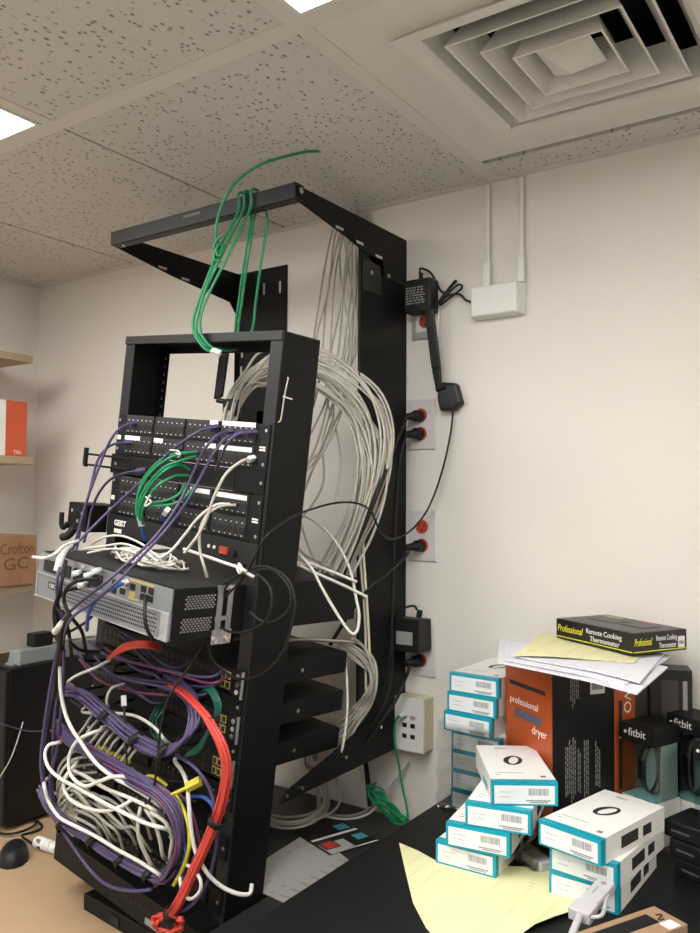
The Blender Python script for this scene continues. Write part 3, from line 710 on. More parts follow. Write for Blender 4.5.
part('body', MB().box((-.018, -.03, 0), (.018, .03, .036), 'black_rubber'), t, .004); part('cord', MB().tube([V((.01, .03, .02)), V((.03, .07, .03)), V((.06, .11, .06)), V((.09, .14, .11))], .0042, 'cable_black', 8), t)
# mouse
def ellipsoid_top(m, rx, ry, rz, mat_, nx=14, nz=7):
    P = []; F = []
    for j in range(nz+1):
        a = j/nz*PI/2
        for i in range(nx):
            th = 2*PI*i/nx; k_ = max(0, math.cos(a))**.42; P.append((rx*math.cos(th)*k_*(1-.12*math.sin(th)), ry*math.sin(th)*k_, rz*math.sin(a)**1.15))
    for j in range(nz):
        for i in range(nx): F.append((j*nx+i, j*nx+(i+1) % nx, (j+1)*nx+(i+1) % nx, (j+1)*nx+i))
    m.add(P, F, mat_, True); m.add(P[:nx], [tuple(range(nx-1, -1, -1))], mat_)
pm = WZ(14, 859, .74)
t = thing('computer_mouse', 'black computer mouse on the tan desk', 'mouse', at(pm, math.radians(50)))
m = MB(); ellipsoid_top(m, .034, .058, .036, 'black_plastic'); part('shell', m, t); part('wheel', MB().cyl((-.004, .032, .024), (.004, .032, .024), .010, 'black_rubber', 12), t)
cable('black mouse cord coiled on the tan desk behind the mouse', [pm+V((.02, .055, .012)), WZ(22, 836, .744), WZ(34, 832, .744), WZ(42, 826, .745), WZ(30, 818, .746), WZ(8, 820, .746), WZ(-8, 828, .746), WZ(6, 834, .748), WZ(26, 830, .75), WZ(36, 822, .752), WZ(20, 815, .752), WZ(0, 818, .752), WZ(-15, 826, .752)], .003, 'cable_black', 'mouse_cable')
pb_ = WZ(37, 848, .74); pe = WZ(58, 855, .74)
t = thing('pill_bottle', 'small white bottle with printed label lying on the tan desk', 'bottle', at(pb_)); d = pe-pb_; d.z = 0; L_ = d.length; d.normalize(); zz = V((0, 0, .0145))
part('body', MB().cyl(zz, zz+d*L_*.72, .0145, 'white_plastic', 18), t, .001); part('lid', MB().cyl(zz+d*L_*.73, zz+d*L_, .0138, 'white_plastic', 18), t, .001)
part('printed_label', MB().cyl(zz+d*L_*.1, zz+d*L_*.45, .0147, 'white_label', 18, cap=False).box(tuple(zz+d*L_*.2+V((-.003, -.013, .004))), tuple(zz+d*L_*.2+V((.010, -.008, .014))), 'print_grey'), t)

# ------------------------------------------------------------------ papers on the low table
def sheet(name, label, cat, P, th, m, group=None):
    mb = MB().prism(P, (0, 0, th), m); return solo(name, mb, label, cat, group)
zt = .8405
sheet('plastic_pouch', 'crumpled clear pouch of papers on the low table beside the rack', 'pouch', [WZ(253, 889, zt), WZ(284, 903, zt), WZ(350, 862, zt), WZ(330, 846, zt), WZ(300, 838, zt), WZ(262, 862, zt)], .002, 'paper_bag')
ld = thing('leaflet', 'black and white leaflet with blue and red pictures on the low table', 'leaflet', at((0, 0, 0)))
c0, c1, c2, c3 = WZ(297, 834, zt), WZ(332, 856, zt), WZ(374, 836, zt), WZ(340, 822, zt)
def q(a, c, dz=0.): 
    p = c0+(c1-c0)*a+(c3-c0)*c; p.z = zt+dz; return p
def lquad(a0, a1, b0, b1, m, nm, z0, z1, lab=None):
    part(nm, MB().prism([q(a0, b0, z0), q(a1, b0, z0), q(a1, b1, z0), q(a0, b1, z0)], (0, 0, z1-z0), m), ld, label=lab)
ld.location = c0; 
def lquad(a0, a1, b0, b1, m, nm, z0, z1, lab=None):
    part(nm, MB().prism([q(a0, b0, z0)-c0, q(a1, b0, z0)-c0, q(a1, b1, z0)-c0, q(a0, b1, z0)-c0], (0, 0, z1-z0), m), ld, label=lab)
lquad(0, 1, -.05, 1.05, 'dryer_black', 'sheet', .0025, .0032)
lquad(.62, 1, 0, .55, 'paper_bag', 'white_panel', .0032, .0036, 'white printed panel'); lquad(.40, .46, 0, 1.03, 'white_label', 'white_stripe', .0032, .0036); lquad(.97, 1, .5, 1.05, 'white_label', 'white_stripe', .0032, .0036)
lquad(.12, .32, .72, .97, 'card_blue', 'blue_picture', .0032, .0036, 'blue picture'); lquad(.60, .80, .76, 1.0, 'card_blue', 'blue_picture', .0036, .004, 'blue picture'); lquad(.5, .84, .02, .34, 'print_dark', 'picture_panel', .0036, .004); lquad(.60, .82, .06, .30, 'card_red', 'red_picture', .004, .0044, 'red picture')

# ------------------------------------------------------------------ white and teal boxes
DZ = .98; BW, BL, BH = .108, .20, .0385
def fb_meshes():
    body = MB().box((0, .0135, 0), (BW, BL, BH-.0003), 'box_white').mesh('carton')
    cap = MB().box((-.0004, 0, 0), (BW+.0004, .0135, BH-.0001), 'teal').mesh('end_sleeve')
    lab = MB().box((.004, -.0005, .003), (BW-.005, 0, BH-.006), 'box_label').mesh('end_label')
    bc = MB(); x = .060
    random.seed(11)
    while x < .092:
        w = random.uniform(.0007, .002); bc.box((x, -.0008, .017), (x+w, -.0005, .028), 'print_grey'); x += w+random.uniform(.0006, .0014)
    bc.box((.056, -.0008, .0075), (.096, -.0005, .0095), 'print_grey'); bc.box((.062, -.0008, .0048), (.092, -.0005, .0065), 'print_grey'); bc.box((.012, -.0008, .022), (.035, -.0005, .0226), 'print_grey'); bc.box((.012, -.0008, .014), (.03, -.0005, .0146), 'print_grey')
    bc = bc.mesh('barcode')
    band = MB(); n = 40; ri, ro = [], []
    cx_, cy_ = BW*.5, .112
    P = []; 
    for i in range(n):
        th = 2*PI*i/n; a = .014+.0035*abs(math.cos(th)); 
        ox, oy = .0165*math.cos(th), .026*math.sin(th); ix, iy = ox*.50+.0012, oy*.76
        rot = -.28
        for (xx, yy) in ((ox, oy), (ix, iy)):
            P.append((cx_+xx*math.cos(rot)-yy*math.sin(rot), cy_+xx*math.sin(rot)+yy*math.cos(rot), BH))
    F = [(2*i, 2*((i+1) % n), 2*((i+1) % n)+1, 2*i+1) for i in range(n)]
    band.add(P, F, 'print_dark'); band = band.mesh('printed_wristband')
    sm = MB(); sm.box((.012, .045, BH-.0002), (.06, .0462, BH), 'print_grey'); sm.box((.012, .034, BH-.0002), (.02, .036, BH), 'print_grey')
    for i in range(3):
        for j in range(3): sm.box((.086+i*.003, .024+j*.003, BH-.0002), (.0882+i*.003, .0262+j*.003, BH), 'print_dark')
    sm = sm.mesh('printed_marks')
    wd = MB(); wd.box((BW-.0003, .06, .010), (BW+.0005, .112, .028), 'print_dark'); wd.box((BW-.0003, .128, .010), (BW+.0005, .155, .026), 'print_dark'); wd = wd.mesh('printed_picture')
    wl = MB(); wl.box((-.0005, .05, .006), (.0003, .10, .016), 'teal'); wl = wl.mesh('printed_band')
    return [('carton', body), ('end_sleeve', cap), ('end_label', lab), ('barcode', bc), ('printed_wristband', band), ('printed_marks', sm), ('printed_picture', wd), ('printed_band', wl)]
FB = fb_meshes(); FBT = [None]
def fbox(p, ang, label, group, tilt=0.):
    t = thing('wristband_box', label, 'box', Matrix.Translation(V(p))@Matrix.Rotation(math.radians(ang), 4, 'Z')@Matrix.Rotation(tilt, 4, 'X'), group)
    for nm, me in FB:
        o = part(nm, me, t)
        if nm == 'end_sleeve': o['label'] = 'teal end sleeve'
    if FBT[0] is None: FBT[0] = text('fitbit', .011, frame((BW*.30, .178, BH), (1, 0, 0), (0, 1, 0)), 'print_grey', t, ext=.0001).data
    else: part('lettering', FBT[0], t)
    return t
GA, GB, GC_ = 'boxes in the fanned stack', 'boxes in the right stack', 'boxes in the stack by the wall'
def Z(k): return DZ+k*BH+.0002*k
fbox((*WZ(436, 863, Z(0))[:2], Z(0)+.0012), 2, 'white box with teal end at the bottom of the fanned stack', GA)
fbox((*WZ(446.2, 846, Z(1))[:2], Z(1)+.0012), 8, 'second white and teal box up in the fanned stack', GA)
fbox((*WZ(465.6, 826, Z(2))[:2], Z(2)+.0012), 12, 'third white and teal box up in the fanned stack', GA)
fbox((*WZ(492, 806, Z(3))[:2], Z(3)+.0012), 33, 'topmost white and teal box of the fanned stack, turned askew', GA)
fbox((*WZ(549.4, 894.5, Z(0))[:2], Z(0)), -2, 'bottom white and teal box of the right stack, near the grey adapter', GB)
fbox((*WZ(550, 869.5, Z(1))[:2], Z(1)), -6, 'middle white and teal box of the three in the right stack', GB)
fbox((*WZ(539, 844, Z(2))[:2], Z(2)), -13, 'topmost white and teal box of the three in the right stack', GB)
names = ['bottom', 'second from bottom', 'third from bottom', 'fourth from bottom', 'fifth from bottom', 'sixth from bottom', 'topmost']
offs = [(.006, .003), (.007, .004), (.007, .004), (.008, .003), (-.006, -.004), (.0, .0), (.004, .002)]
for k_ in range(7):
    fbox((-.772+offs[k_][0], 1.488+offs[k_][1], Z(k_)), -3+(-2 if k_ == 4 else 0)+random.uniform(-.8, .8), '%s white and teal box in the bagged stack against the wall' % names[k_], GC_)
# clear bag round the wall stack
def crumpled(name, label, cat, lo, hi, m, amp, seed, cat_m=None):
    mb = MB(); n = 12; lo = V(lo); hi = V(hi); idx = {}; P = []; F = []
    def vid(p):
        kx = (round(p[0], 4), round(p[1], 4), round(p[2], 4))
        if kx not in idx:
            nv = noise.noise_vector(V(p)*34+V((seed, 0, 0))); idx[kx] = len(P); q_ = V(p)+nv*amp
            P.append((q_.x, q_.y, max(q_.z, lo.z)))
        return idx[kx]
    for ax in range(3):
        for side in (lo, hi):
            if ax == 2 and side == hi: continue
            a, c = [i for i in range(3) if i != ax]
            for i in range(n):
                for j in range(n):
                    qd = []
                    for di, dj in ((0, 0), (1, 0), (1, 1), (0, 1)):
                        p = [0, 0, 0]; p[ax] = side[ax]; p[a] = lo[a]+(hi[a]-lo[a])*(i+di)/n; p[c] = lo[c]+(hi[c]-lo[c])*(j+dj)/n; qd.append(vid(p))
                    F.append(qd)
    mb.add(P, F, m, True); return solo(name, mb, label, cat)
crumpled('plastic_bag', 'clear crinkled plastic bag round the lower boxes by the wall', 'bag', (-.787, 1.470, .9815), (-.639, 1.703, 1.155), 'poly_bag', .006, 3)

# hair dryer carton
HY = 33; hc = WZ(553, 846, DZ); 
t = thing('hair_dryer_box', 'tall orange and black hair dryer box standing behind the white boxes', 'box', Matrix.Translation(hc)@Matrix.Rotation(math.radians(90-HY-33+0), 4, 'Z') if False else Matrix.Translation(hc)@Matrix.Rotation(math.radians(57), 4, 'Z'))
# local x runs along the black face, local y along the orange face
hz = .330; lx, ly = .19, .15
part('carton', MB().box((0, 0, 0), (lx, ly, hz), 'dryer_black'), t, .001)
og = part('orange_face', MB().box((-.0006, .0005, .0005), (0, ly-.0005, hz-.0005), 'dryer_orange'), t, label='orange printed face')
st = part('orange_stripe', MB().box((.140, -.0006, .0005), (lx-.0005, 0, hz-.0005), 'dryer_orange'), t, label='orange stripe with dark styling tool')
fo = lambda y, z: frame((-.0010, y, z), (0, -1, 0), (0, 0, 1))
text('professional', .019, fo(.134, .228), 'print_white', og); text('dryer', .021, fo(.062, .184), 'print_white', og)
m = MB(); m.box((-.0010, .03, .203), (-.0006, .118, .219), 'print_blue'); m.box((-.0010, .02, .262), (-.0006, .135, .270), 'print_dark')
for z, a, e in ((.140, .03, .128), (.124, .02, .125), (.108, .02, .13)):
    y = e
    while y > a:
        w = random.uniform(.006, .016); m.box((-.0010, max(y-w, a), z), (-.0006, y, z+.0035), 'print_pale'); y -= w+.003
part('printed_lines', m, og)
m = MB(); random.seed(5)
for (x0, x1, z0, z1) in ((.028, .050, .07, .19), (.056, .062, .07, .175), (.070, .080, .07, .185), (.096, .106, .075, .17), (.04, .06, .24, .31)):
    x = x0
    while x < x1:
        z = z0+random.uniform(0, .02)
        while z < z1-random.uniform(0, .02):
            l = random.uniform(.004, .012); m.box((x, -.0004, z), (x+.0016, 0, z+l), 'print_grey'); z += l+.002
        x += .0042
m.box((.085, -.0005, .262), (.118, 0, .288), 'print_white'); m.box((.088, -.0008, .27), (.115, -.0005, .285), 'print_grey'); m.box((.03, -.0005, .03), (.06, 0, .055), 'print_white')
part('printed_lines', m, t)
m = MB(); m.box((.150, -.0012, .08), (.158, -.0006, .245), 'print_dark'); m.box((.150, -.0014, .175), (.158, -.0012, .178), 'white_label'); part('printed_styling_tool', m, st)
text('EVO', .024, frame((.163, -.0010, .275), (0, 0, -1), (1, 0, 0)), 'print_white', st, sx=1.2)
# dark box behind the display cases
hb = WZ(642, 842, DZ)
t = thing('box', 'dark upright box between the hair dryer box and the display cases', 'box', at((-.405, 1.615, DZ), math.radians(20)))
part('carton', MB().box((0, 0, 0), (.075, .055, .30), 'thermo_black'), t, .001); m = MB(); m.box((.02, -.0005, .16), (.05, 0, .28), 'thermo_grey'); m.box((.058, -.0005, .18), (.066, 0, .28), 'print_grey'); part('printed_panel', m, t)

# display cases with a wristband each
def display(p, ang, label, s, zb, zf, h, cap, lab2, group='wristband display cases'):
    t = thing('display_case', label, 'display case', at(p, math.radians(ang)), group)
    part('base', MB().box((0, 0, 0), (s, s, zf), 'box_white'), t, .001)
    part('floor_insert', MB().box((.001, .001, zf), (s-.001, s-.001, zf+.0015), 'pale_teal'), t, label='pale teal floor')
    part('back_insert', MB().box((.003, s-.004, zf+.0016), (s-.003, s-.0025, h-cap-.001), 'case_back').box((s-.004, .02, zf+.0016), (s-.0025, s-.004, h-cap-.001), 'case_back'), t, label='pale backing card')
    e = .0018; m = MB()
    for (a, c) in (((0, 0), (s, e)), ((0, s-e), (s, s)), ((0, e), (e, s-e)), ((s-e, e), (s, s-e))): m.box((a[0], a[1], zf+.0016), (c[0], c[1], h-cap), 'acrylic')
    part('clear_walls', m, t, label='clear acrylic walls')
    cp = part('cap', MB().box((-.001, -.001, h-cap), (s+.001, s+.001, h), 'kit_black'), t, .002, 'black cap')
    text('fitbit', .020, frame((s*.22, -.0014, h-cap*.66), (1, 0, 0), (0, 0, 1)), 'print_white', cp, ext=.0002)
    part('logo', MB().cyl((s*.13, -.001, h-cap*.5), (s*.13, -.0016, h-cap*.5), .003, 'print_white', 8), cp)
    # the band itself stands inside
    c_ = V(p)+Matrix.Rotation(math.radians(ang), 3, 'Z')@V((s/2, s/2, 0)); w = MB(); rx, rz = .019, (h-cap-zf)*.44; n = 28
    zc = zf+.003+rz; P = []; F = []
    for i in range(n):
        th = 2*PI*i/n
        for (k2, yy) in ((1, -.0085), (1, .0085), (.86, .0085), (.86, -.0085)): P.append((rx*k2*math.cos(th), yy, rz*(.96 if k2 < 1 else 1)*math.sin(th)))
    for i in range(n):
        j = (i+1) % n
        for k2 in range(4): F.append((i*4+k2, i*4+(k2+1) % 4, j*4+(k2+1) % 4, j*4+k2))
    w.add(P, F, 'thermo_grey', True); bt = thing('fitness_wristband', lab2, 'wristband', at(c_+V((0, 0, zc)), math.radians(ang+65)), 'wristbands in display cases')
    part('strap', w, bt); part('screen', MB().box((-.021, -.009, -.018), (-.0188, .009, .018), 'dryer_black'), bt, .0006)
p1 = WY(622, 842, 1.545)
P1 = V((WY(622, 800, 1.545).x, 1.545, DZ))
display(P1, -22, 'front clear display case with black lettered cap and teal floor', .072, DZ, .080, .212, .033, 'dark wristband standing in the front display case')
P2 = V((WY(668, 800, 1.60).x, 1.60, DZ)); display(P2, -24, 'second clear display case, behind and right of the front one', .070, DZ, .075, .226, .030, 'dark wristband standing in the second display case')
P3 = V((WY(694, 800, 1.485).x, 1.485, DZ)); display(P3, -24, 'third clear display case, cut off at the right picture edge', .072, DZ, .080, .215, .033, 'dark wristband standing in the third display case')

# stacks of paper, yellow sheet and the thermometer box on top of the dryer carton
ztop = DZ+hz
def curl_sheet(name, label, corners, z, m, sag, cat='paper', group=None, th=.0012, n=10, lift=None):
    A, B, D_, E_ = [V(c) for c in corners]; P = []; F = []; F2 = []
    for i in range(n+1):
        for j in range(n+1):
            a, c = i/n, j/n; p = A*(1-a)*(1-c)+B*a*(1-c)+D_*a*c+E_*(1-a)*c
            p.z = z+sag(a, c); P.append(p)
    k0 = len(P); P += [p+V((0, 0, th)) for p in P]
    for i in range(n):
        for j in range(n):
            q_ = (i*(n+1)+j, (i+1)*(n+1)+j, (i+1)*(n+1)+j+1, i*(n+1)+j+1); F.append(q_[::-1]); F2.append(tuple(x+k0 for x in q_))
    rim = [i*(n+1) for i in range(n+1)]+[n*(n+1)+j for j in range(1, n+1)]+[i*(n+1)+n for i in range(n-1, -1, -1)]+[j for j in range(n-1, 0, -1)]
    S = [(rim[i], rim[(i+1) % len(rim)], rim[(i+1) % len(rim)]+k0, rim[i]+k0) for i in range(len(rim))]
    mb = MB(); mb.add(P, F+F2, m, True); mb.add(P, S, m); return solo(name, mb, label, cat, group)
zp = ztop+.001
PS = 'white papers on the dryer box'
for k_, (c, lab) in enumerate((([(497, 663), (637, 692), (668, 668), (500, 640)], 'white paper sheet at the bottom of the pile on the dryer box'), ([(505, 661), (624, 684), (672, 657), (504, 643)], 'white paper sheet second from the bottom of the pile on the dryer box'), ([(511, 657), (640, 681), (664, 655), (510, 642)], 'white paper sheet third up in the pile, under the yellow sheet'))):
    z = zp+k_*.0035; q4 = [WZ(x, y, z) for x, y in c]
    curl_sheet('paper_sheet', lab, q4, z, 'paper_white', lambda a, c_, k_=k_: -.012*max(0, a-.72)/.28*(1-c_)*.4+.0004*k_, group=PS, th=.0022)
zy = zp+.012; q4 = [WZ(x, y, zy) for x, y in ((514, 656), (634, 662), (652, 642), (542, 633))]
curl_sheet('paper_sheet', 'yellow paper sheet right under the cooking thermometer box', q4, zy, 'paper_yellow', lambda a, c: .002*math.sin(a*5)*(1-c))
zb = zy+.0042
c0_ = WZ(557, 637, zb); c1_ = WZ(635, 657.5, zb); c2_ = WZ(692.7, 644, zb)
ang = math.radians(-30); wA = .205; wB = .132
t = thing('thermometer_box', 'black cooking thermometer box with lettering, on top of the paper pile', 'box', at((c0_.x, c0_.y-.004, c0_.z), ang)); th_ = .038
part('carton', MB().box((0, 0, 0), (wA, wB, th_), 'thermo_black'), t, .001)
m = MB().box((.004, .004, th_), (wA-.004, wB-.004, th_+.0004), 'thermo_grey'); tp = part('top_print', m, t)
m = MB(); m.box((wA*.14, wB*.40, th_+.0004), (wA*.50, wB*.74, th_+.0009), 'dryer_black'); m.box((wA*.56, wB*.42, th_+.0004), (wA*.86, wB*.76, th_+.0009), 'dryer_black'); m.box((wA*.18, wB*.44, th_+.0009), (wA*.46, wB*.70, th_+.0012), 'thermo_grey'); m.box((wA*.60, wB*.46, th_+.0009), (wA*.82, wB*.72, th_+.0012), 'thermo_grey'); m.box((wA*.5, wB*.86, th_+.0004), (wA*.7, wB*.93, th_+.0008), 'card_red'); m.box((wA*.08, wB*.82, th_+.0004), (wA*.3, wB*.9, th_+.0008), 'gold'); part('printed_picture', m, tp)
for (fr_, w, s) in ((lambda a, z: frame((a*wA, -.0006, z), (1, 0, 0), (0, 0, 1)), wA, 1), (lambda a, z: frame((wA+.0006, a*wB, z), (0, 1, 0), (0, 0, 1)), wB, wB/wA)):
    text('Professional', .0190, fr_(.02, .0150), 'yellow_print', t, shear=.3, sx=(.62 if s == 1 else .56)*s*wA/.165)
    text('Remote Cooking', .0138, fr_(.42, .0215), 'print_white', t, bold=.0, sx=(.97 if s == 1 else .84)*s*wA/.165*.8)
    text('Thermometer', .0138, fr_(.47, .0080), 'print_white', t, bold=.0, sx=(.97 if s == 1 else .84)*s*wA/.165*.8)
part('yellow_line', MB().box((.002, -.0005, .0035), (wA-.002, 0, .005), 'yellow_print').box((wA, .002, .0035), (wA+.0005, wB-.002, .005), 'yellow_print'), t)
part('barcode_label', MB().box((wA, wB-.022, .006), (wA+.0006, wB-.006, .026), 'white_label').box((wA+.0006, wB-.02, .012), (wA+.0008, wB-.008, .018), 'print_grey'), t)

# yellow sheet on the black desk
PO = [(399, 843), (418, 851), (436, 861), (470, 868), (500, 866), (545, 868), (568, 880), (581, 897), (574, 915), (555, 921), (535, 929), (515, 939), (470, 952), (440, 944), (426, 928), (413, 903), (405, 870)]
top = [WZ(x, y, DZ+.0002) for x, y in PO]; cen = sum(top, V())/len(top); mb = MB(); n = len(top); P = [V((cen.x, cen.y, DZ+.0003))]
for fr_ in (.5, 1.):
    for i, p in enumerate(top): P.append(V((cen.x+(p.x-cen.x)*fr_, cen.y+(p.y-cen.y)*fr_, DZ+.0003+(.0065 if fr_ == 1 and i in (6, 7, 8, 9, 10) else 0))))
F = [(0, 1+i, 1+(i+1) % n) for i in range(n)]+[(1+i, 1+n+i, 1+n+(i+1) % n, 1+(i+1) % n) for i in range(n)]
P2_ = [p+V((0, 0, .0006)) for p in P]; k0 = len(P)
mb.add(P+P2_, [f[::-1] for f in F]+[tuple(x+k0 for x in f) for f in F]+[(1+n+i, 1+n+(i+1) % n, 1+n+(i+1) % n+k0, 1+n+i+k0) for i in range(n)], 'paper_yellow')
solo('paper_sheet', mb, 'large yellow paper sheet curling on the black desk under the boxes', 'paper')

# small bagged white plug between the stacks
pq = WZ(536, 866, DZ)
t = thing('charger', 'small bagged white charger between the two stacks of boxes', 'charger', at(pq, math.radians(60)))
part('body', MB().box((-.012, -.028, .0005), (.016, .026, .018), 'adapter_white'), t, .003); part('wrapper', MB().box((-.02, -.02, .0004), (.02, .065, .021), 'poly_bag'), t, .004)
# grey display adapter lying on the kraft box edge
za = DZ+.045
a_ = WZ(607, 884, za+.004); c_ = WZ(580, 915, za-.004); e_ = WZ(571, 938, za-.008)
t = thing('display_adapter', 'pale grey video adapter with cable leaning on the right stack', 'adapter', at(a_))
d = (c_-a_); L_ = d.length; d.normalize(); x = V((0, 0, 1)).cross(d).normalized(); z_ = d.cross(x); M = Matrix(((x.x, d.x, -z_.x, 0), (x.y, d.y, -z_.y, 0), (x.z, d.z, -z_.z, 0), (0, 0, 0, 1)))
M = Matrix(((d.x, x.x, z_.x, 0), (d.y, x.y, z_.y, 0), (d.z, x.z, z_.z, 0), (0, 0, 0, 1)))
part('body', MB().box((0, -.0135, -.007), (L_, .0135, .007), 'adapter_white', M), t, .003)
part('plug_shell', MB().box((L_*.74, -.016, -.0085), (L_*1.05, .016, .0085), 'adapter_white', M), t, .002)
part('logo', MB().cyl(M@V((.012, 0, .007)), M@V((.012, 0, .0075)), .0045, 'print_grey', 10).box((.026, -.004, .007), (.046, -.002, .0074), 'print_grey', M), t)
q0 = M@V((L_, 0, 0)); part('cord', MB().tube([q0, e_-a_, WZ(566, 960, za-.02)-a_, WZ(560, 990, DZ+.006)-a_], .0055, 'adapter_white', 8), t)
part('cord_bend', MB().tube([q0+V((.012, .0, .0)), WZ(602, 915, za)-a_, WZ(606, 900, za)-a_, M@V((L_*.3, .013, 0))], .0028, 'adapter_white', 7), t)
# kraft box
z1 = DZ+.05; k0_ = WZ(609, 922, z1); k1_ = WZ(654, 905.5, z1); k2_ = WZ(688, 924, z1)
ang = math.atan2(k2_.y-k1_.y, k2_.x-k1_.x); 
t = thing('kraft_box', 'brown kraft box with dark window and white sticker, lower right', 'box', at((k1_.x, k1_.y, DZ), ang)); w1 = (k2_-k1_).length; w2 = .16
part('carton', MB().box((0, -w2, 0), (w1, 0, .05), 'kraft'), t, .0015)
m = MB().box((.012, -w2+.02, .05), (w1*.62, -.030, .0505), 'dryer_black'); part('window', m, t, label='dark window')
part('sticker', MB().box((w1*.66, -.034, .05), (w1*.97, -.012, .0504), 'white_label'), t, label='white sticker')
part('symbol', MB().tube([V((w1*.36, -.02, .0502)), V((w1*.40, -.012, .0502)), V((w1*.46, -.016, .0502)), V((w1*.50, -.024, .0502)), V((w1*.56, -.026, .0502)), V((w1*.57, -.018, .0502))], .0014, 'print_dark', 5, 3), t)
# dark glossy boxes at the right edge
for k_, nm in enumerate(('bottom', 'middle', 'topmost')):
    p = WZ(664, 868, DZ+.002); p.z = DZ+k_*.0285; 
    t = thing('black_box', '%s of three small glossy black boxes at the right picture edge' % nm, 'box', at((p.x+(2-k_)*.009, p.y-(2-k_)*.004, p.z), math.radians(-24+k_*3)), 'glossy black boxes')
    part('carton', MB().box((0, 0, 0), (.115, .085, .028), 'dryer_black'), t, .003); part('printed_label', MB().box((.014, -.0005, .011), (.046, 0, .0145), 'name_grey'), t)

# ------------------------------------------------------------------ cables
def jit(s): return V((random.uniform(-s, s), random.uniform(-s, s), random.uniform(-s, s)))
def G3(L, dw=0.): return [gp(x, y, w+dw) for x, y, w in L]
def Y3(L): return [WY(x, y, Y) for x, y, Y in L]
def bundle(n, pts, spread, r, m, label, group, wob=.25, name='network_cable', ends=True, sub=4, nn=6):
    for i in range(n):
        m_ = m if isinstance(m, str) else m[i % len(m)]
        a = 2*PI*random.random(); o = spread*math.sqrt((i+.5)/n); ox = V((math.cos(a)*o, math.sin(a)*o*.7, math.sin(a+1)*o))
        P = [V(p)+ox+jit(spread*wob) for p in pts]
        if ends: P[0] += jit(spread*.8); P[-1] += jit(spread*.8)
        cable(label, P, r, m_, name, group, n=nn, sub=sub)
random.seed(21)
# --- green lead looped over the front bar of the rack
fy, by = 1.252, 1.294
bx = lambda px: WY(px, 197, fy).x
ztop = RT+.004
L = [WY(321, 151, 1.36), WY(300, 153, 1.30), WY(262, 164, 1.22), WY(236, 182, 1.20), WY(222, 205, 1.20), WY(216, 228, 1.20), WY(217, 241, 1.20), WY(222, 247, 1.195), WY(217, 262, 1.19), WY(207, 285, 1.17), WY(199, 310, 1.155), WY(196, 333, 1.15), WY(204, 348, 1.15), WY(215, 352, 1.16)]
cable('long green cable rising from the rack to the ceiling, clear plug hanging below', L, .003, 'cable_green', 'network_cable', plugs=((1, .02, .012, 'connector_clear'),))
def loop(xf, xb, lo, lab):
    A = WY(xf, 195, fy); B = WY(xb, 215, by+.006)
    P = [WY(238, 345, 1.315), WY(xb-16, 330, 1.312), WY(xb-12, 300, 1.305), WY(xb-5, 250, 1.29), V((B.x, by+.004, RT-.05)), V((A.x*.5+B.x*.5, by+.002, RT+.004)), V((A.x, (fy+by)/2, ztop+.003)), V((A.x, fy, RT-.0)), V((A.x, fy-.003, RT-.04)), WY(xf-20, 250, 1.20), WY(lo+6, 300, 1.165), WY(lo, 328, 1.155), WY(lo+10, 346, 1.155), WY(lo+25, 350, 1.185), WY(236, 349, 1.25)]
    cable(lab, P, .0029, 'cable_green', 'network_cable', 'green loops over the rack front bar')
lg = 'green cable loop hung over the black front bar of the rack'
loop(244, 251, 196, lg); loop(251, 254, 200, lg); loop(239, 268, 193, lg)
cable('short green knot tied round the hanging green loops', Y3([(221, 236, 1.19), (214, 246, 1.19), (219, 256, 1.185), (224, 250, 1.20), (219, 244, 1.19), (214, 258, 1.185), (221, 262, 1.19)]), .003, 'cable_green', 'network_cable')
# --- purple leads of the patch panels
def pur(lab, L, m='cable_purple', r=.0029, pl='cable_purple', group='purple patch leads'):
    cable(lab, G3(L), r, m, 'network_cable', group, plugs=((0, .022, .011, pl),))
pur('purple lead from the far left port of the top panel row', [(134, 424, .012), (126, 425, .03), (116, 432, .05), (107, 447, .06), (98, 470, .07), (88, 497, .08), (80, 525, .09), (74, 546, .1), (70, 556, .11)])
pur('purple lead from the far left port of the second panel row', [(128, 443, .012), (118, 443, .03), (107, 448, .05), (97, 462, .06), (90, 490, .07), (82, 520, .08), (77, 547, .09), (72, 558, .1)])
pur('dark purple lead curving left from the cable manager', [(140, 471, .012), (126, 473, .03), (111, 479, .04), (99, 493, .05), (91, 512, .06), (88, 528, .07), (84, 542, .09)], 'cable_purple_dark')
pur('long purple lead running down left past the lower panel to the router', [(214, 428, .012), (202, 430, .035), (187, 439, .05), (170, 452, .05), (152, 471, .05), (133, 489, .06), (106, 514, .09), (80, 540, .14), (64, 557, .19), (58, 575, .215), (57, 598, .21), (62, 618, .20)])
pur('purple lead crossing the green cables, left of three', [(230, 432, .012), (219, 434, .04), (207, 446, .06), (199, 460, .06), (187, 487, .07), (175, 510, .09), (155, 537, .12), (131, 560, .17), (105, 583, .215), (78, 604, .215), (60, 624, .20), (58, 645, .18)])
pur('purple lead crossing the green cables, middle of three', [(239, 434, .012), (226, 438, .04), (214, 453, .06), (203, 473, .065), (190, 497, .08), (170, 525, .1), (145, 553, .15), (117, 582, .215), (90, 604, .22), (70, 620, .21), (62, 645, .18)])
pur('short purple lead dropping behind the grey cable on the right', [(251, 433, .012), (238, 434, .035), (227, 444, .045), (221, 458, .04), (216, 470, .02)])
cable('grey patch lead bowing down from the right port block', G3([(251, 459, .012), (242, 461, .035), (226, 474, .06), (214, 497, .07), (206, 520, .07), (196, 538, .08), (184, 553, .09)]), .0029, 'cable_grey', 'network_cable', plugs=((0, .02, .011, 'connector_clear'),))
cable('pale grey lead from the lower panel down over the router top', G3([(236, 505, .012), (222, 506, .03), (208, 514, .05), (200, 530, .06), (200, 551, .06), (204, 566, .06), (207, 577, .05)]), .0029, 'cable_grey', 'network_cable')
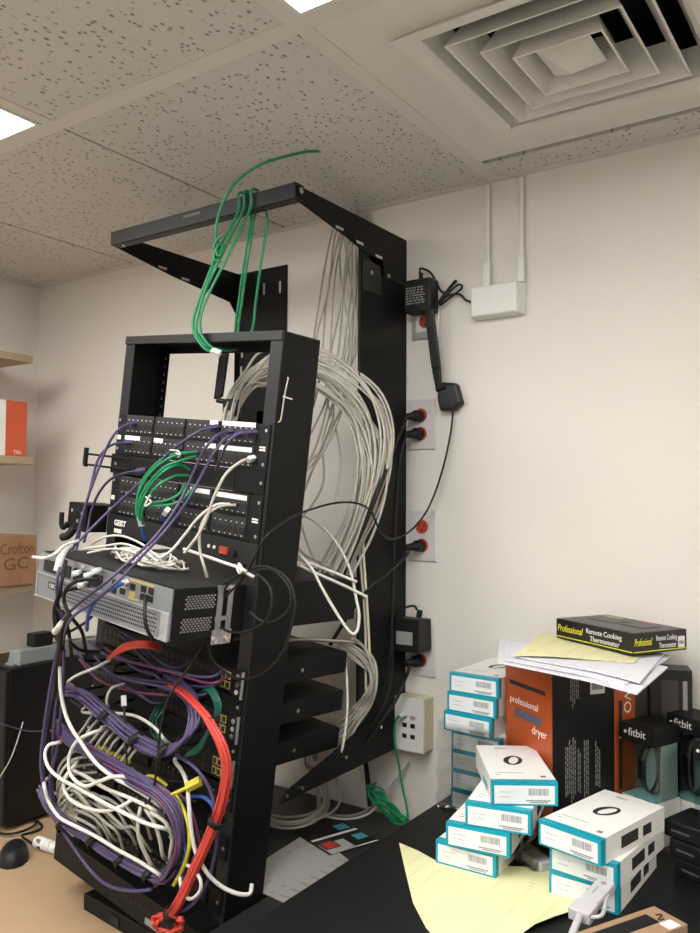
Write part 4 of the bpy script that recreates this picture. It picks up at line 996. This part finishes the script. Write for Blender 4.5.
cable('white lead from the lower panel sweeping left to the white coil', G3([(230, 504, .012), (216, 505, .03), (200, 516, .05), (186, 533, .06), (172, 550, .08), (160, 558, .1)]), .0029, 'cable_white', 'network_cable')
# --- green cluster
for i, L in enumerate(([(197, 452, .012), (180, 454, .04), (163, 462, .055), (148, 476, .06), (138, 496, .06), (137, 515, .055), (141, 523, .05)],
                       [(196, 456, .012), (180, 461, .045), (165, 467, .065), (150, 482, .07), (140, 500, .07), (139, 518, .06)],
                       [(190, 470, .012), (180, 465, .04), (166, 470, .075), (150, 486, .08), (141, 505, .075), (140, 520, .06)],
                       [(189, 476, .012), (176, 476, .05), (160, 484, .08), (148, 498, .08), (142, 514, .07), (143, 524, .055)],
                       [(196, 485, .012), (188, 494, .03), (176, 503, .045), (160, 506, .055), (148, 506, .06), (140, 512, .06)],
                       [(186, 483, .012), (178, 495, .035), (165, 501, .05), (152, 503, .06), (143, 510, .06)],
                       [(186, 452, .012), (168, 456, .04), (154, 466, .05), (142, 482, .055), (137, 502, .055), (138, 520, .05)])):
    cable('green patch lead looping in front of the lower patch panel', G3(L), .003, 'cable_green', 'network_cable', 'green patch leads on the panels')
for i, (L, nm) in enumerate((([(141, 522, .05), (142, 528, .045), (145, 540, .03)], 'clear-booted blue plug under the green leads, left of two'), ([(166, 512, .05), (162, 518, .04), (170, 524, .02)], 'clear-booted blue plug under the green leads, right of two'))):
    cable(nm, G3(L), .0035, 'cable_blue', 'network_cable', None, plugs=((0, .02, .012, 'connector_clear'),))
cable('small white cable tie round the green leads', G3([(170, 450, .06), (178, 451, .06), (180, 455, .062), (176, 453, .064)]), .0016, 'cable_white', 'cable_tie')
cable('curly white cable tie below the green leads', G3([(146, 497, .08), (151, 502, .085), (145, 506, .085), (150, 495, .085)]), .0018, 'cable_white', 'cable_tie')
# --- white coil on the router top
zr = lambda u_, w_, h_: g(u_, RV+RH+.004+h_, w_)
for i in range(4):
    P = []; n = 26; c1 = .235+random.uniform(-.03, .03); a0 = random.uniform(0, 6)
    for j in range(n):
        th = a0+2*PI*1.9*j/n; P.append(zr(c1+.075*math.cos(th)*random.uniform(.7, 1.2)+.02*math.sin(th*.6+i), .055+.045*math.sin(th)*random.uniform(.75, 1.15), .002+random.uniform(0, .018)))
    cable('thin white cord heaped in a loose coil on the router', P, .0024, ('cable_white', 'cable_grey')[i % 2], 'network_cable', 'white cords on the router top', sub=4)
for L in ([(92, 544, .05), (105, 537, .06), (122, 536, .06), (140, 543, .06), (152, 552, .07), (160, 558, .08)], [(84, 549, .08), (105, 546, .08), (125, 544, .08), (145, 552, .09), (158, 562, .1)], [(88, 553, .09), (110, 549, .09), (130, 551, .1), (148, 560, .1)], [(115, 545, .07), (118, 555, .08), (130, 553, .09), (150, 547, .08)]):
    cable('white cord trailing left from the coil on the router', G3(L), .0024, 'cable_white', 'network_cable', 'white cords trailing on the router')
cable('white tie-wrapped cord running right from the white coil', G3([(184, 549, .05), (205, 556, .05), (225, 563, .06), (240, 568, .065), (247, 573, .065), (254, 577, .06)]), .0032, 'cable_white', 'network_cable')
cable('white cable tie knotted on the black cord coil', G3([(239, 564, .07), (242, 569, .075), (240, 573, .075), (238, 568, .075), (246, 571, .075)]), .003, 'cable_white', 'cable_tie')
# --- black usb cord from the wireless adapter, coiled on the gate post
L = [WY(453, 411, 1.69), WY(451, 430, 1.685), WY(445, 460, 1.68), WY(436, 490, 1.675), WY(425, 514, 1.66), WY(410, 531, 1.6), WY(394, 539, 1.52), WY(382, 534, 1.46), WY(375, 520, 1.43), WY(370, 510, 1.42), WY(356, 503, 1.40), WY(335, 503, 1.36), WY(312, 509, 1.30), WY(292, 517, 1.18), WY(272, 531, 1.07), WY(260, 546, 1.06), WY(252, 562, 1.06)]
L += G3([(240, 582, .055), (222, 600, .055), (213, 615, .055), (225, 630, .055), (245, 632, .055), (264, 622, .055), (272, 602, .055), (268, 584, .055), (254, 574, .055), (234, 577, .05), (216, 594, .05), (209, 615, .05), (208, 640, .05), (212, 658, .045), (225, 672, .04), (240, 679, .04), (262, 674, .04), (281, 655, .045), (291, 628, .05), (295, 600, .05), (287, 578, .05), (268, 567, .05), (248, 570, .05), (230, 582, .055), (217, 606, .058), (206, 638, .06), (188, 668, .09), (169, 697, .12), (160, 733, .125), (156, 773, .125), (151, 797, .125), (140, 806, .125), (130, 795, .125), (127, 765, .12), (125, 730, .12), (124, 702, .11)])
cable('long black cord from the wall wireless adapter, coiled on the rack post', L, .0023, 'cable_black', 'usb_cable', plugs=((1, .02, .010, 'adapter_white'),))
cable('second turn of black cord hanging on the right rack post', G3([(250, 574, .05), (270, 569, .05), (288, 585, .05), (290, 606, .05), (277, 620, .05), (262, 621, .05), (250, 612, .05)]), .0023, 'cable_black', 'usb_cable')
# --- router front leads
cable('black lead bending down from the router front, left one', G3([(80, 588, .19), (68, 590, .21), (59, 598, .215), (58, 608, .21), (66, 622, .2), (70, 640, .17), (72, 660, .14)]), .0035, 'cable_black', 'network_cable')
cable('black lead bending down from the router front, middle one', G3([(98, 579, .19), (80, 580, .21), (67, 588, .22), (64, 602, .22), (72, 618, .21), (82, 632, .18), (86, 652, .14)]), .0035, 'cable_black', 'network_cable')
cable('blue lead plugged into the front of the router', G3([(125, 583, .175), (117, 586, .20), (104, 593, .215), (93, 604, .215), (88, 616, .205), (87, 630, .18)]), .0036, 'cable_blue', 'network_cable', plugs=((0, .022, .011, 'connector_clear'),))
cable('black lead hanging at the right end of the router front', G3([(146, 596, .175), (145, 606, .19), (145, 620, .195), (148, 631, .19), (153, 640, .17)]), .0034, 'cable_black', 'network_cable')
cable('white lead crossing the left end of the router front', G3([(33, 557, .2), (45, 558, .21), (56, 553, .21), (64, 546, .19), (78, 541, .15)]), .0032, 'cable_white', 'network_cable')
cable('bunch of white plug boots at the left of the router', G3([(70, 545, .17), (64, 551, .19), (60, 560, .205), (57, 571, .21)]), .0075, 'cable_white', 'cable_sleeve')
for i, (x, y) in enumerate(((80, 572), (92, 574), (86, 584), (100, 570))):
    cable('small white connector in the row of router ports', G3([(x, y, .17), (x-3, y+1, .19), (x-8, y+2, .20)]), .0055, 'connector_clear', 'connector', 'white connectors on the router', cat='connector')
cable('white boot pair hanging beside the black cable sleeve', G3([(55, 632, .2), (59, 627, .205), (63, 622, .205)]), .0065, 'cable_white', 'connector', cat='connector')
bundle(5, G3([(60, 612, .20), (61, 630, .19), (61, 650, .17), (59, 672, .15), (55, 695, .14)]), .010, .0036, ('cable_black', 'cable_purple_dark'), 'dark cable in the vertical bunch left of the router', 'dark cables left of the router')
for L in ([(66, 560, .21), (60, 590, .22), (54, 612, .21), (57, 640, .18)], [(68, 640, .2), (80, 650, .16), (100, 652, .12)], [(70, 615, .21), (62, 630, .2), (60, 650, .18)]):
    cable('dark cable around the black bunch left of the router', G3(L), .0035, 'cable_black', 'network_cable', 'dark cables left of the router')
cable('thin white streak added as a reflection in the computer case', [WY(23, 722, 1.25), WY(16, 745, 1.22), WY(9, 762, 1.2), WY(-3, 782, 1.19), WY(-14, 800, 1.18), WZ(-30, 850, .7425), WZ(-45, 856, .7425)], .0016, 'cable_grey', 'reflection_streak')  # pale tube modelling a reflected streak in the glossy case, run on to the desk
cable('thin dark streak added as a reflection across the computer case', [WY(-3, 722, 1.22), WY(12, 727, 1.23), WY(28, 731, 1.22), WY(45, 731, 1.2)], .0018, 'cable_purple_dark', 'reflection_streak')  # dark tube, likewise a reflection in the case built as geometry
# --- dark leads under the router
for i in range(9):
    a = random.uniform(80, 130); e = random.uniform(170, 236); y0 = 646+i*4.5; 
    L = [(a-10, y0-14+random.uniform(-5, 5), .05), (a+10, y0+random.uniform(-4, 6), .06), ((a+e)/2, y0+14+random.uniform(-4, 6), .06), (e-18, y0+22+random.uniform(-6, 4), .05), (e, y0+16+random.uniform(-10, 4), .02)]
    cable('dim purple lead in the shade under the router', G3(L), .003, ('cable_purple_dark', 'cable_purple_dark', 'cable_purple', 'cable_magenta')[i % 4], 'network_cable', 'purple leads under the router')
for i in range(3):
    cable('red lead in the shade under the router', G3([(112-2*i, 655+i*2, .10), (122, 646+i*2.5, .115), (136, 642+i*2.5, .115), (150, 642+i*2.5, .10), (160, 646+i*2, .06)]), .0036, 'cable_red', 'network_cable', 'red leads under the router')
# --- long purple leads on the left edge of the gate
PL = 'long purple lead hanging along the left edge of the rack'
for k_, L in enumerate(([(60, 645, .17), (55, 680, .15), (48, 715, .14), (43, 755, .14), (44, 785, .14), (51, 812, .13), (70, 842, .12), (93, 873, .11), (112, 887, .11), (135, 891, .11), (152, 889, .10)],
                        [(58, 645, .17), (50, 690, .15), (44, 730, .145), (41, 765, .145), (46, 795, .14), (58, 820, .13), (80, 838, .12)],
                        [(62, 650, .17), (58, 690, .14), (54, 725, .13), (53, 760, .12), (52, 790, .12), (60, 818, .12), (88, 838, .11)],
                        [(64, 650, .17), (63, 690, .14), (60, 720, .13), (57, 750, .12), (50, 780, .13), (55, 808, .12)])):
    cable(PL, G3(L), .0034, 'cable_purple', 'network_cable', 'purple leads on the left edge')
# --- white leads
WLB = 'thick white lead looping in front of the tangled cables'
def wl0(L, r=.0036, lab=WLB, m='cable_white', grp='white leads in front of the tangle'): cable(lab, G3(L), r, m, 'network_cable', grp)
def wl(L, *a, **k):
    L = list(L)
    if L[-1][2] > .06: L = L+[(L[-1][0]+5, L[-1][1]+4, .03), (L[-1][0]+4, L[-1][1]+8, -.005)]
    if L[0][2] > .06 and L[0][1] > 680: L = [(L[0][0]+4, L[0][1]-6, -.005), (L[0][0]+2, L[0][1]-4, .03)]+L
    wl0(L, *a, **k)
wl([(62, 640, .18), (60, 662, .16), (61, 693, .155), (68, 721, .15), (82, 744, .15), (97, 764, .145), (115, 778, .14), (130, 786, .13), (148, 797, .12), (160, 806, .11)], .0038, 'white lead dropping from the router across the upper tangle', grp=None)
wl([(104, 729, .10), (92, 733, .13), (77, 741, .145), (69, 757, .15), (71, 775, .15), (84, 786, .15), (98, 782, .15), (112, 777, .145), (126, 777, .13), (140, 782, .11)])
wl([(60, 742, .12), (49, 745, .14), (45, 755, .15), (49, 768, .15), (61, 779, .15), (78, 788, .15), (97, 799, .15), (120, 811, .145), (145, 823, .14), (166, 829, .12)])
wl([(76, 764, .12), (67, 775, .14), (64, 788, .145), (71, 800, .145), (86, 808, .145), (105, 811, .145), (122, 806, .14), (134, 799, .12)])
wl([(141, 806, .12), (138, 822, .13), (139, 838, .13), (145, 853, .12), (152, 866, .1)], .0036, m='cable_grey')
wl([(44, 784, .15), (48, 800, .15), (59, 817, .145), (75, 826, .14), (95, 836, .13), (118, 850, .12), (140, 862, .11), (160, 875, .1)])
wl([(70, 768, .11), (85, 776, .12), (105, 788, .13), (125, 796, .13), (145, 805, .125), (158, 812, .11)])
wl([(145, 808, .115), (154, 822, .12), (160, 840, .115), (163, 856, .1)], .0036, m='cable_grey')
wl([(150, 812, .12), (165, 822, .12), (172, 838, .11), (170, 858, .1)], .0036, m='cable_grey')
wl([(110, 660, .06), (95, 668, .09), (78, 675, .105), (68, 682, .1)], .0032, 'short white lead arching over the upper purple bundle, left one', grp=None)
wl([(124, 684, .06), (112, 688, .09), (107, 698, .1), (108, 708, .09)], .0028, 'short white lead arching over the upper purple bundle, right one', m='cable_grey', grp=None)
wl([(83, 712, .08), (100, 713, .09), (125, 714, .09), (140, 718, .085), (155, 728, .085), (165, 740, .08)], .0032, 'white lead running along under the upper purple bundle', grp=None)
wl([(175, 761, .08), (182, 771, .09), (187, 785, .10), (189, 805, .105), (191, 828, .105), (195, 850, .10), (205, 870, .09), (218, 884, .07), (235, 893, .05), (249, 894, .03), (252, 884, .02)], .0038, 'long white lead running down the right side and off behind the post', grp=None)
wl([(180, 878, .10), (183, 893, .10), (191, 899, .10), (200, 891, .10), (200, 879, .10), (192, 868, .10), (184, 864, .09)], .0032, 'white loop at the bottom beside the red cables', grp=None)
for i in range(9):
    x = 72+i*6; y = 742+i*4
    cable('grey lead arching between the two purple bundles', G3([(x+34, y-28+i*.8, .02), (x+24, y-30+random.uniform(-3, 3), .06), (x+12, y-16+random.uniform(-4, 4), .09), (x+4, y-4, .09), (x, y+6, .07)]), .0029, 'cable_grey', 'network_cable', 'grey leads between purple bundles')
for i in range(12):
    x = 62+random.uniform(0, 80); y = 776+(x-62)*.45+random.uniform(0, 36)
    L = [(x-12, y-10+random.uniform(-9, 9), .07), (x+4, y+random.uniform(-6, 6), .10), (x+18, y+9+random.uniform(-6, 6), .10), (x+30, y+24+random.uniform(-9, 9), .09), (x+36, y+34+random.uniform(-8, 8), .06)]
    cable('grey lead in the tangle at the middle of the rack', G3(L), .003, ('cable_grey', 'cable_grey_dim')[i % 2], 'network_cable', 'grey leads in the middle tangle')
for i in range(7):
    cable('grey lead curving out of the left end of the tangle', G3([(92+random.uniform(-8, 8), 748+i*8, .05), (72+random.uniform(-4, 4), 752+i*8, .09), (60+random.uniform(-2, 2), 768+i*8, .11), (60+random.uniform(-3, 3), 786+i*6, .10), (72+random.uniform(-4, 4), 800+i*6, .09)]), .0029, ('cable_grey', 'cable_white', 'cable_grey_dim')[i % 3], 'network_cable', 'grey leads at the left of the tangle')
# --- purple bundles
A_ = G3([(68, 690, .10), (84, 694, .115), (104, 712, .12), (124, 729, .12), (146, 744, .12), (166, 750, .12), (184, 741, .115), (195, 722, .105), (193, 702, .09), (182, 689, .06), (168, 681, .03)])
bundle(13, A_, .012, .0031, ('cable_purple',), 'purple lead in the upper bundle with a loop at its right end', 'purple leads of the upper bundle')
B_ = G3([(58, 726, .11), (70, 739, .12), (90, 752, .125), (112, 765, .125), (136, 779, .125), (158, 793, .125), (172, 808, .12), (179, 829, .115), (178, 850, .11), (170, 868, .10), (158, 880, .08)])
bundle(12, B_, .0105, .0031, ('cable_purple', 'cable_purple', 'cable_purple', 'cable_magenta'), 'purple lead in the middle bundle that bends down on the right', 'purple leads of the middle bundle')
C_ = G3([(43, 786, .12), (50, 806, .125), (64, 823, .125), (84, 835, .12), (104, 849, .115), (124, 862, .11), (146, 874, .105), (166, 880, .09), (176, 868, .085)])
bundle(11, C_, .0095, .0031, ('cable_purple',), 'purple lead in the bottom bundle tied with black straps', 'purple leads of the bottom bundle')
cable('long purple lead curving down outside the red cables', G3([(171, 753, .09), (185, 760, .1), (199, 772, .1), (210, 790, .09), (216, 815, .085), (217, 838, .08), (212, 868, .08), (202, 893, .08), (188, 908, .09), (176, 914, .09)]), .0034, 'cable_purple', 'network_cable')
cable('purple lead beside the yellow cable at the lower right', G3([(176, 790, .1), (190, 808, .09), (198, 836, .085), (201, 862, .08), (196, 890, .08)]), .003, 'cable_magenta', 'network_cable')
# --- straps
def strap(x, y, w, a, ra, lab='black strap tied round a cable bundle', rb=None):
    c_ = gp(x, y, w); d = (GX*math.cos(a)+GZ*math.sin(a)).normalized(); e = d.cross(GY).normalized(); rb = rb or ra
    n = 18; P = []; F = []; hw = .006
    for i in range(n):
        th = 2*PI*i/n; o = e*math.cos(th)*ra+GY*math.sin(th)*rb
        for s_, k2 in ((-hw, 1), (hw, 1), (hw, .9), (-hw, .9)): P.append(c_+d*s_+o*k2)
    for i in range(n):
        j = (i+1) % n
        for k2 in range(4): F.append((i*4+k2, i*4+(k2+1) % 4, j*4+(k2+1) % 4, j*4+k2))
    mb = MB().add(P, F, 'black_rubber', True); solo('cable_strap', mb, lab, 'strap', 'black straps on the cable bundles', origin=c_)
for (x, y, w, a, ra) in ((106, 717, .12, -.6, .016), (137, 740, .12, -.6, .016), (166, 753, .12, -.2, .016), (103, 765, .125, -.55, .015), (63, 826, .125, -.7, .014), (93, 842, .12, -.6, .0135), (121, 862, .11, -.55, .0135), (149, 876, .105, -.4, .0135)):
    strap(x, y, w, a, ra)
# --- red bundle
RB = G3([(170, 684, .04), (184, 692, .075), (196, 703, .10), (207, 716, .11), (215, 729, .115), (223, 746, .115), (228, 768, .11), (225, 795, .105), (217, 820, .10), (206, 846, .10), (193, 875, .10), (180, 902, .10), (172, 914, .095)])
for i in range(6):
    o = GX*((i % 3)-1)*.0062+GY*-.006*(i//3); cable('red cable in the bundle down the right side of the rack', [p+o+jit(.0012) for p in RB], .0034, 'cable_red', 'network_cable', 'red cables of the right bundle')
for (x, y, a) in ((211, 722, -1.0), (217, 821, 1.2), (172, 913, 1.0)): strap(x, y, .105, a, .015, 'black strap tied round the red cables')
for i in range(5):
    c_ = (168+random.uniform(-4, 10), 924); a0 = random.uniform(0, 6); P = []
    for j in range(13):
        th = a0+j*.62; P.append((c_[0]+14*math.cos(th)*random.uniform(.7, 1.1)+i, c_[1]+9*math.sin(th)+random.uniform(-3, 3), .085+random.uniform(-.012, .02)))
    cable('red cable curled up at the foot of the rack', G3(P), .003, ('cable_red', 'cable_red', 'cable_purple')[i % 3] if i % 3 < 2 else 'cable_red', 'network_cable', 'red cables curled at the rack foot')
# --- green, yellow and blue leads low on the right
for i in range(4):
    cable('dull green lead beside the red cables', G3([(198+i*2, 694-i*1.5, .02), (206+i*2.2, 690-i*.6, .05), (213+i*1.8, 698, .06), (216+i*1.4, 710, .06), (212, 724, .06), (200, 744+2*i, .05), (186, 756, .04)]), .003, 'cable_teal', 'network_cable', 'green leads beside the red cables')
for i in range(3):
    cable('small teal lead dropping behind the upper purple bundle', G3([(158+i*4, 705, .02), (154+i*4, 712, .05), (150+i*3, 722, .055), (153+i*4, 735, .05), (166, 745, .05)]), .0026, 'cable_teal', 'network_cable', 'teal leads at the middle')
cable('yellow lead with flared boot pointing right', G3([(160, 794, .11), (170, 795, .115), (182, 790, .11), (192, 785, .10)]), .0034, 'cable_yellow', 'network_cable', plugs=((1, .028, .014, 'cable_yellow'),))
cable('yellow lead bowing down beside the white one', G3([(176, 795, .10), (184, 811, .105), (189, 828, .105), (189, 848, .105), (183, 868, .10), (174, 885, .095)]), .0038, 'cable_yellow', 'network_cable')
cable('yellow lead wriggling behind the thin black cord', G3([(132, 769, .09), (140, 778, .10), (150, 776, .10), (158, 779, .10), (167, 786, .09)]), .0036, 'cable_yellow', 'network_cable')
for i in range(4): cable('short yellow plug boot between the purple bundles', G3([(98+i*8, 744+i*3.6, .03), (100+i*8, 748+i*3.6, .05), (105+i*8, 752+i*3.4, .055)]), .0045, 'cable_yellow', 'connector', 'yellow plug boots', cat='connector')
cable('blue lead arching at the right of the white lead', G3([(178, 802, .06), (190, 797, .08), (203, 797, .085), (212, 805, .08), (215, 818, .075), (210, 832, .07), (202, 845, .06), (193, 860, .05)]), .0034, 'cable_blue', 'network_cable')
cable('blue lead running down behind the yellow one', G3([(183, 838, .05), (186, 852, .06), (182, 866, .06), (186, 880, .05)]), .0034, 'cable_blue', 'network_cable')
# dark stand-off leads deep in the rack
for i in range(5):
    x = 90+i*14; y = 700+i*20
    cable('dark lead deep in the rack behind the bundles', G3([(x-20, y, .02), (x, y+12, .045), (x+24, y+16+random.uniform(-6, 6), .05), (x+50, y+22, .02)]), .0028, 'cable_black', 'network_cable', 'dark leads deep in the rack')

# --- grey cables behind the gate
BK = [(232, 426, 1.315), (240, 398, 1.335), (256, 376, 1.37), (280, 364, 1.42), (312, 362, 1.47), (345, 377, 1.50), (371, 402, 1.505), (384, 434, 1.50), (384, 470, 1.49), (371, 515, 1.48), (352, 556, 1.46), (336, 583, 1.44)]
lbg = 'grey cable of the thick bundle arching down the right upright'
random.seed(5)
for i in range(34):
    o = jit(.5); ox = V((random.uniform(-.062, .006), random.uniform(-.03, .03), random.uniform(-.05, .038)))
    P = [V(p)+ox*(.45 if j < 3 else (1. if j < 9 else .85))+jit(.0035) for j, p in enumerate(Y3(BK))]
    for p in P: p.y = min(p.y, 1.494) if p.x < -.985 else p.y
    cable(lbg, P, .0029, 'cable_grey', 'network_cable', 'grey cables of the rear bundle', n=6, sub=4)
for i, (a, c_) in enumerate(((330, 312), (338, 322), (334, 316), (342, 330), (348, 338), (352, 344), (345, 352), (356, 348), (357, 354), (360, 357), (352, 330), (340, 350))):
    P = Y3([(a+8, 214, 1.69), (a, 240, 1.66), ((a+c_)/2+random.uniform(-4, 4), 290+random.uniform(-10, 10), 1.62), (c_, 345+random.uniform(-12, 12), 1.58), (c_-6+random.uniform(-8, 10), 395, 1.54), (c_-18+random.uniform(-10, 14), 440, 1.52), (c_-36+random.uniform(-6, 10), 480+random.uniform(-15, 15), 1.50)])
    P += Y3([(c_-52 if c_-52 < 290 else 289, 520+i*2, 1.46)])
    if i > 7: P = P[:5]+Y3([(c_+6, 430, 1.53), (c_+10, 462, 1.50), (c_+6, 500, 1.48)])
    P[0].y = 1.69; P[0].z = min(P[0].z, ZC-.006)
    cable('thin grey cable dropping from the ceiling behind the rack', P, .0027, 'cable_grey', 'network_cable', 'thin grey cables from the ceiling', n=6)
c0 = WY(357, 214, 1.69)
mb = MB().cyl((c0.x, 1.675, ZC-.09), (c0.x, 1.675, ZC-.003), .012, 'cable_grey_dim', 12); solo('conduit', mb, 'short grey conduit stub at the ceiling behind the right rack arm', 'conduit')
for i in range(9):
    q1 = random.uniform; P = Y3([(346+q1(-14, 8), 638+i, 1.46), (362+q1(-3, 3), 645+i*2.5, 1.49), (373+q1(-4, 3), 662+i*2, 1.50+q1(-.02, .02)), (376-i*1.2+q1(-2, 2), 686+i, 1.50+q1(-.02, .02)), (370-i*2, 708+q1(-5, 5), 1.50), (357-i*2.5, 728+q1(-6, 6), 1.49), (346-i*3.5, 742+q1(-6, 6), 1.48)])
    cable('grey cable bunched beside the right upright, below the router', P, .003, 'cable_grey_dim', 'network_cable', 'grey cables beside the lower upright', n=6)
for i in range(2):
    cable('yellowish grey cable running straight down the right upright', Y3([(360+i*3, 420+i*9, 1.50), (357+i*7, 470, 1.50), (359+i*4, 540, 1.5), (365+i*3, 620, 1.5), (366+i*5, 690, 1.5)]), .003, 'ivory' if i % 2 else 'cable_grey', 'network_cable', 'straight cables on the right upright', n=6)
cable('white cable strung from the gate post to the bundle, upper one', Y3([(292, 557, 1.27), (315, 565, 1.32), (340, 575, 1.36), (357, 582, 1.38)]), .0032, 'cable_white', 'network_cable')
cable('white cable strung from the gate post to the bundle, lower one', Y3([(290, 561, 1.26), (318, 574, 1.31), (345, 586, 1.35), (367, 597, 1.38)]), .0032, 'cable_white', 'network_cable')
cable('white cable hanging in a deep loop behind the router', Y3([(288, 545, 1.27), (310, 566, 1.29), (322, 588, 1.29), (336, 612, 1.29), (350, 632, 1.30), (357, 631, 1.31), (359, 615, 1.33), (356, 598, 1.36), (350, 570, 1.40), (338, 545, 1.42), (320, 525, 1.44), (300, 515, 1.45), (285, 520, 1.44)]), .0031, 'cable_white', 'network_cable')
for L in ([(300, 520, 1.42), (308, 545, 1.41), (316, 560, 1.40), (330, 566, 1.42)], [(290, 535, 1.4), (305, 555, 1.4), (322, 562, 1.4)], [(300, 500, 1.45), (312, 470, 1.48), (330, 440, 1.5), (342, 410, 1.52)], [(296, 480, 1.47), (315, 460, 1.49), (332, 420, 1.52)]):
    cable('thin grey cable curling behind the gate post', Y3(L), .0026, 'cable_grey', 'network_cable', 'thin cables behind the gate post')
cable('white cable hanging down beside the switch ends', Y3([(345, 655, 1.46), (347, 685, 1.46), (347, 715, 1.45), (343, 745, 1.44), (341, 752, 1.44)]), .003, 'cable_white', 'network_cable')
for i in range(6):
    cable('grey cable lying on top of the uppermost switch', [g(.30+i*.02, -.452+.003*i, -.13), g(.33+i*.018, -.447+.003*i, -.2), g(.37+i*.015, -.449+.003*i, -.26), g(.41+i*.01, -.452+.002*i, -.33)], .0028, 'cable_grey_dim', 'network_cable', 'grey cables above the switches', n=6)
# coil on the low table
random.seed(9)
for i in range(9):
    P = []; a0 = 2.4+random.uniform(-.3, .3); rx = 46+random.uniform(-16, 8); ry = 26+random.uniform(-10, 6)
    for j in range(10):
        th = a0-j*.42; x = 288+rx*math.cos(th); y = 806+ry*math.sin(th)
        hz = max(0, (814-y))*.0028; p = WZ(x, y, .846+min(hz*0, .1)); P.append(V((max(p.x, -1.28), p.y, .846+i*.003+max(0, (806-y))*.003)))
    P += [V((P[-1].x+.02, P[-1].y-.03, .93+.006*i)), V((P[-1].x+.05, P[-1].y-.05, 1.0+.004*i))]
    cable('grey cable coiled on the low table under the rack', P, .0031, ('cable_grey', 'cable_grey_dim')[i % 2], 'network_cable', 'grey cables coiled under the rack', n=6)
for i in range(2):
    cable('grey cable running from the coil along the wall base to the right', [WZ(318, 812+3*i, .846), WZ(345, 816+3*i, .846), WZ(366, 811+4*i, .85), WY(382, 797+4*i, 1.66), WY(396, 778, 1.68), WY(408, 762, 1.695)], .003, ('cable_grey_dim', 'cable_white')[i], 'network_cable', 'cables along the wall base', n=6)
cable('black cable dropping behind the low table at the wall', Y3([(365, 757, 1.68), (367, 775, 1.68), (369, 795, 1.67), (370, 806, 1.66)]), .006, 'cable_black', 'network_cable')
# bagged green coil
for i in range(5):
    P = Y3([(371, 786+i, 1.64), (380+i, 797-i, 1.63), (392, 806+i, 1.61), (402, 815, 1.60), (407, 821-i, 1.59), (400, 818+i, 1.585), (388, 810+2*i, 1.60), (376, 798+2*i, 1.62), (370, 788+i, 1.64), (374, 785, 1.645)])
    P = [p+jit(.007) for p in P]
    for p in P: p.z = max(p.z, .85)
    cable('green cable folded into the bundle behind the low table edge', P, .0028, 'cable_green', 'network_cable', 'green cables folded on the table', n=6)
lo = WY(372, 815, 1.62)
# second wireless adapter with antenna, leaning behind the top of the gate
ob = WY(232, 405, 1.33)
t = thing('wireless_adapter', 'black wireless adapter with paddle antenna on top of the upper patch panel', 'wireless adapter', at(ob), 'black wireless adapters')
part('body', MB().box((-.020, -.012, -.030), (.020, .012, .014), 'dongle_black'), t, .006)
A0 = WY(217, 398, 1.32)-ob; A1 = WY(224, 346, 1.32)-ob; x = V((1, 0, .2)).normalized(); h_ = .0125
an = part('antenna', MB().hexa([A0-x*h_, A0+x*h_, A0+x*h_+V((0, .009, 0)), A0-x*h_+V((0, .009, 0)), A1-x*h_*1.1, A1+x*h_*1.1, A1+x*h_*1.1+V((0, .009, 0)), A1-x*h_*1.1+V((0, .009, 0))], 'dongle_black'), t, .003)
part('hinge', MB().cyl(A0+V((-.002, .003, -.004)), V((-.004, 0, .005)), .006, 'dongle_black', 10), an)
tg = WY(262, 417, 1.25); sheet('paper_tag', 'small white paper tag behind the top right of the upper patch panel', 'tag', [WY(257, 412, 1.30), WY(266, 411, 1.30), WY(264, 424, 1.30), WY(256, 424, 1.30)], .001, 'white_label')

# ------------------------------------------------------------------ world and view
w = bpy.data.worlds.new('world'); bpy.context.scene.world = w; w.use_nodes = True
w.node_tree.nodes['Background'].inputs[0].default_value = (.5, .5, .5, 1); w.node_tree.nodes['Background'].inputs[1].default_value = .05
vs = bpy.context.scene.view_settings; vs.view_transform = 'Standard'; vs.look = 'None'; vs.gamma = 1; vs.use_curve_mapping = False; vs.exposure = 0.10
bpy.context.scene.display_settings.display_device = 'sRGB'
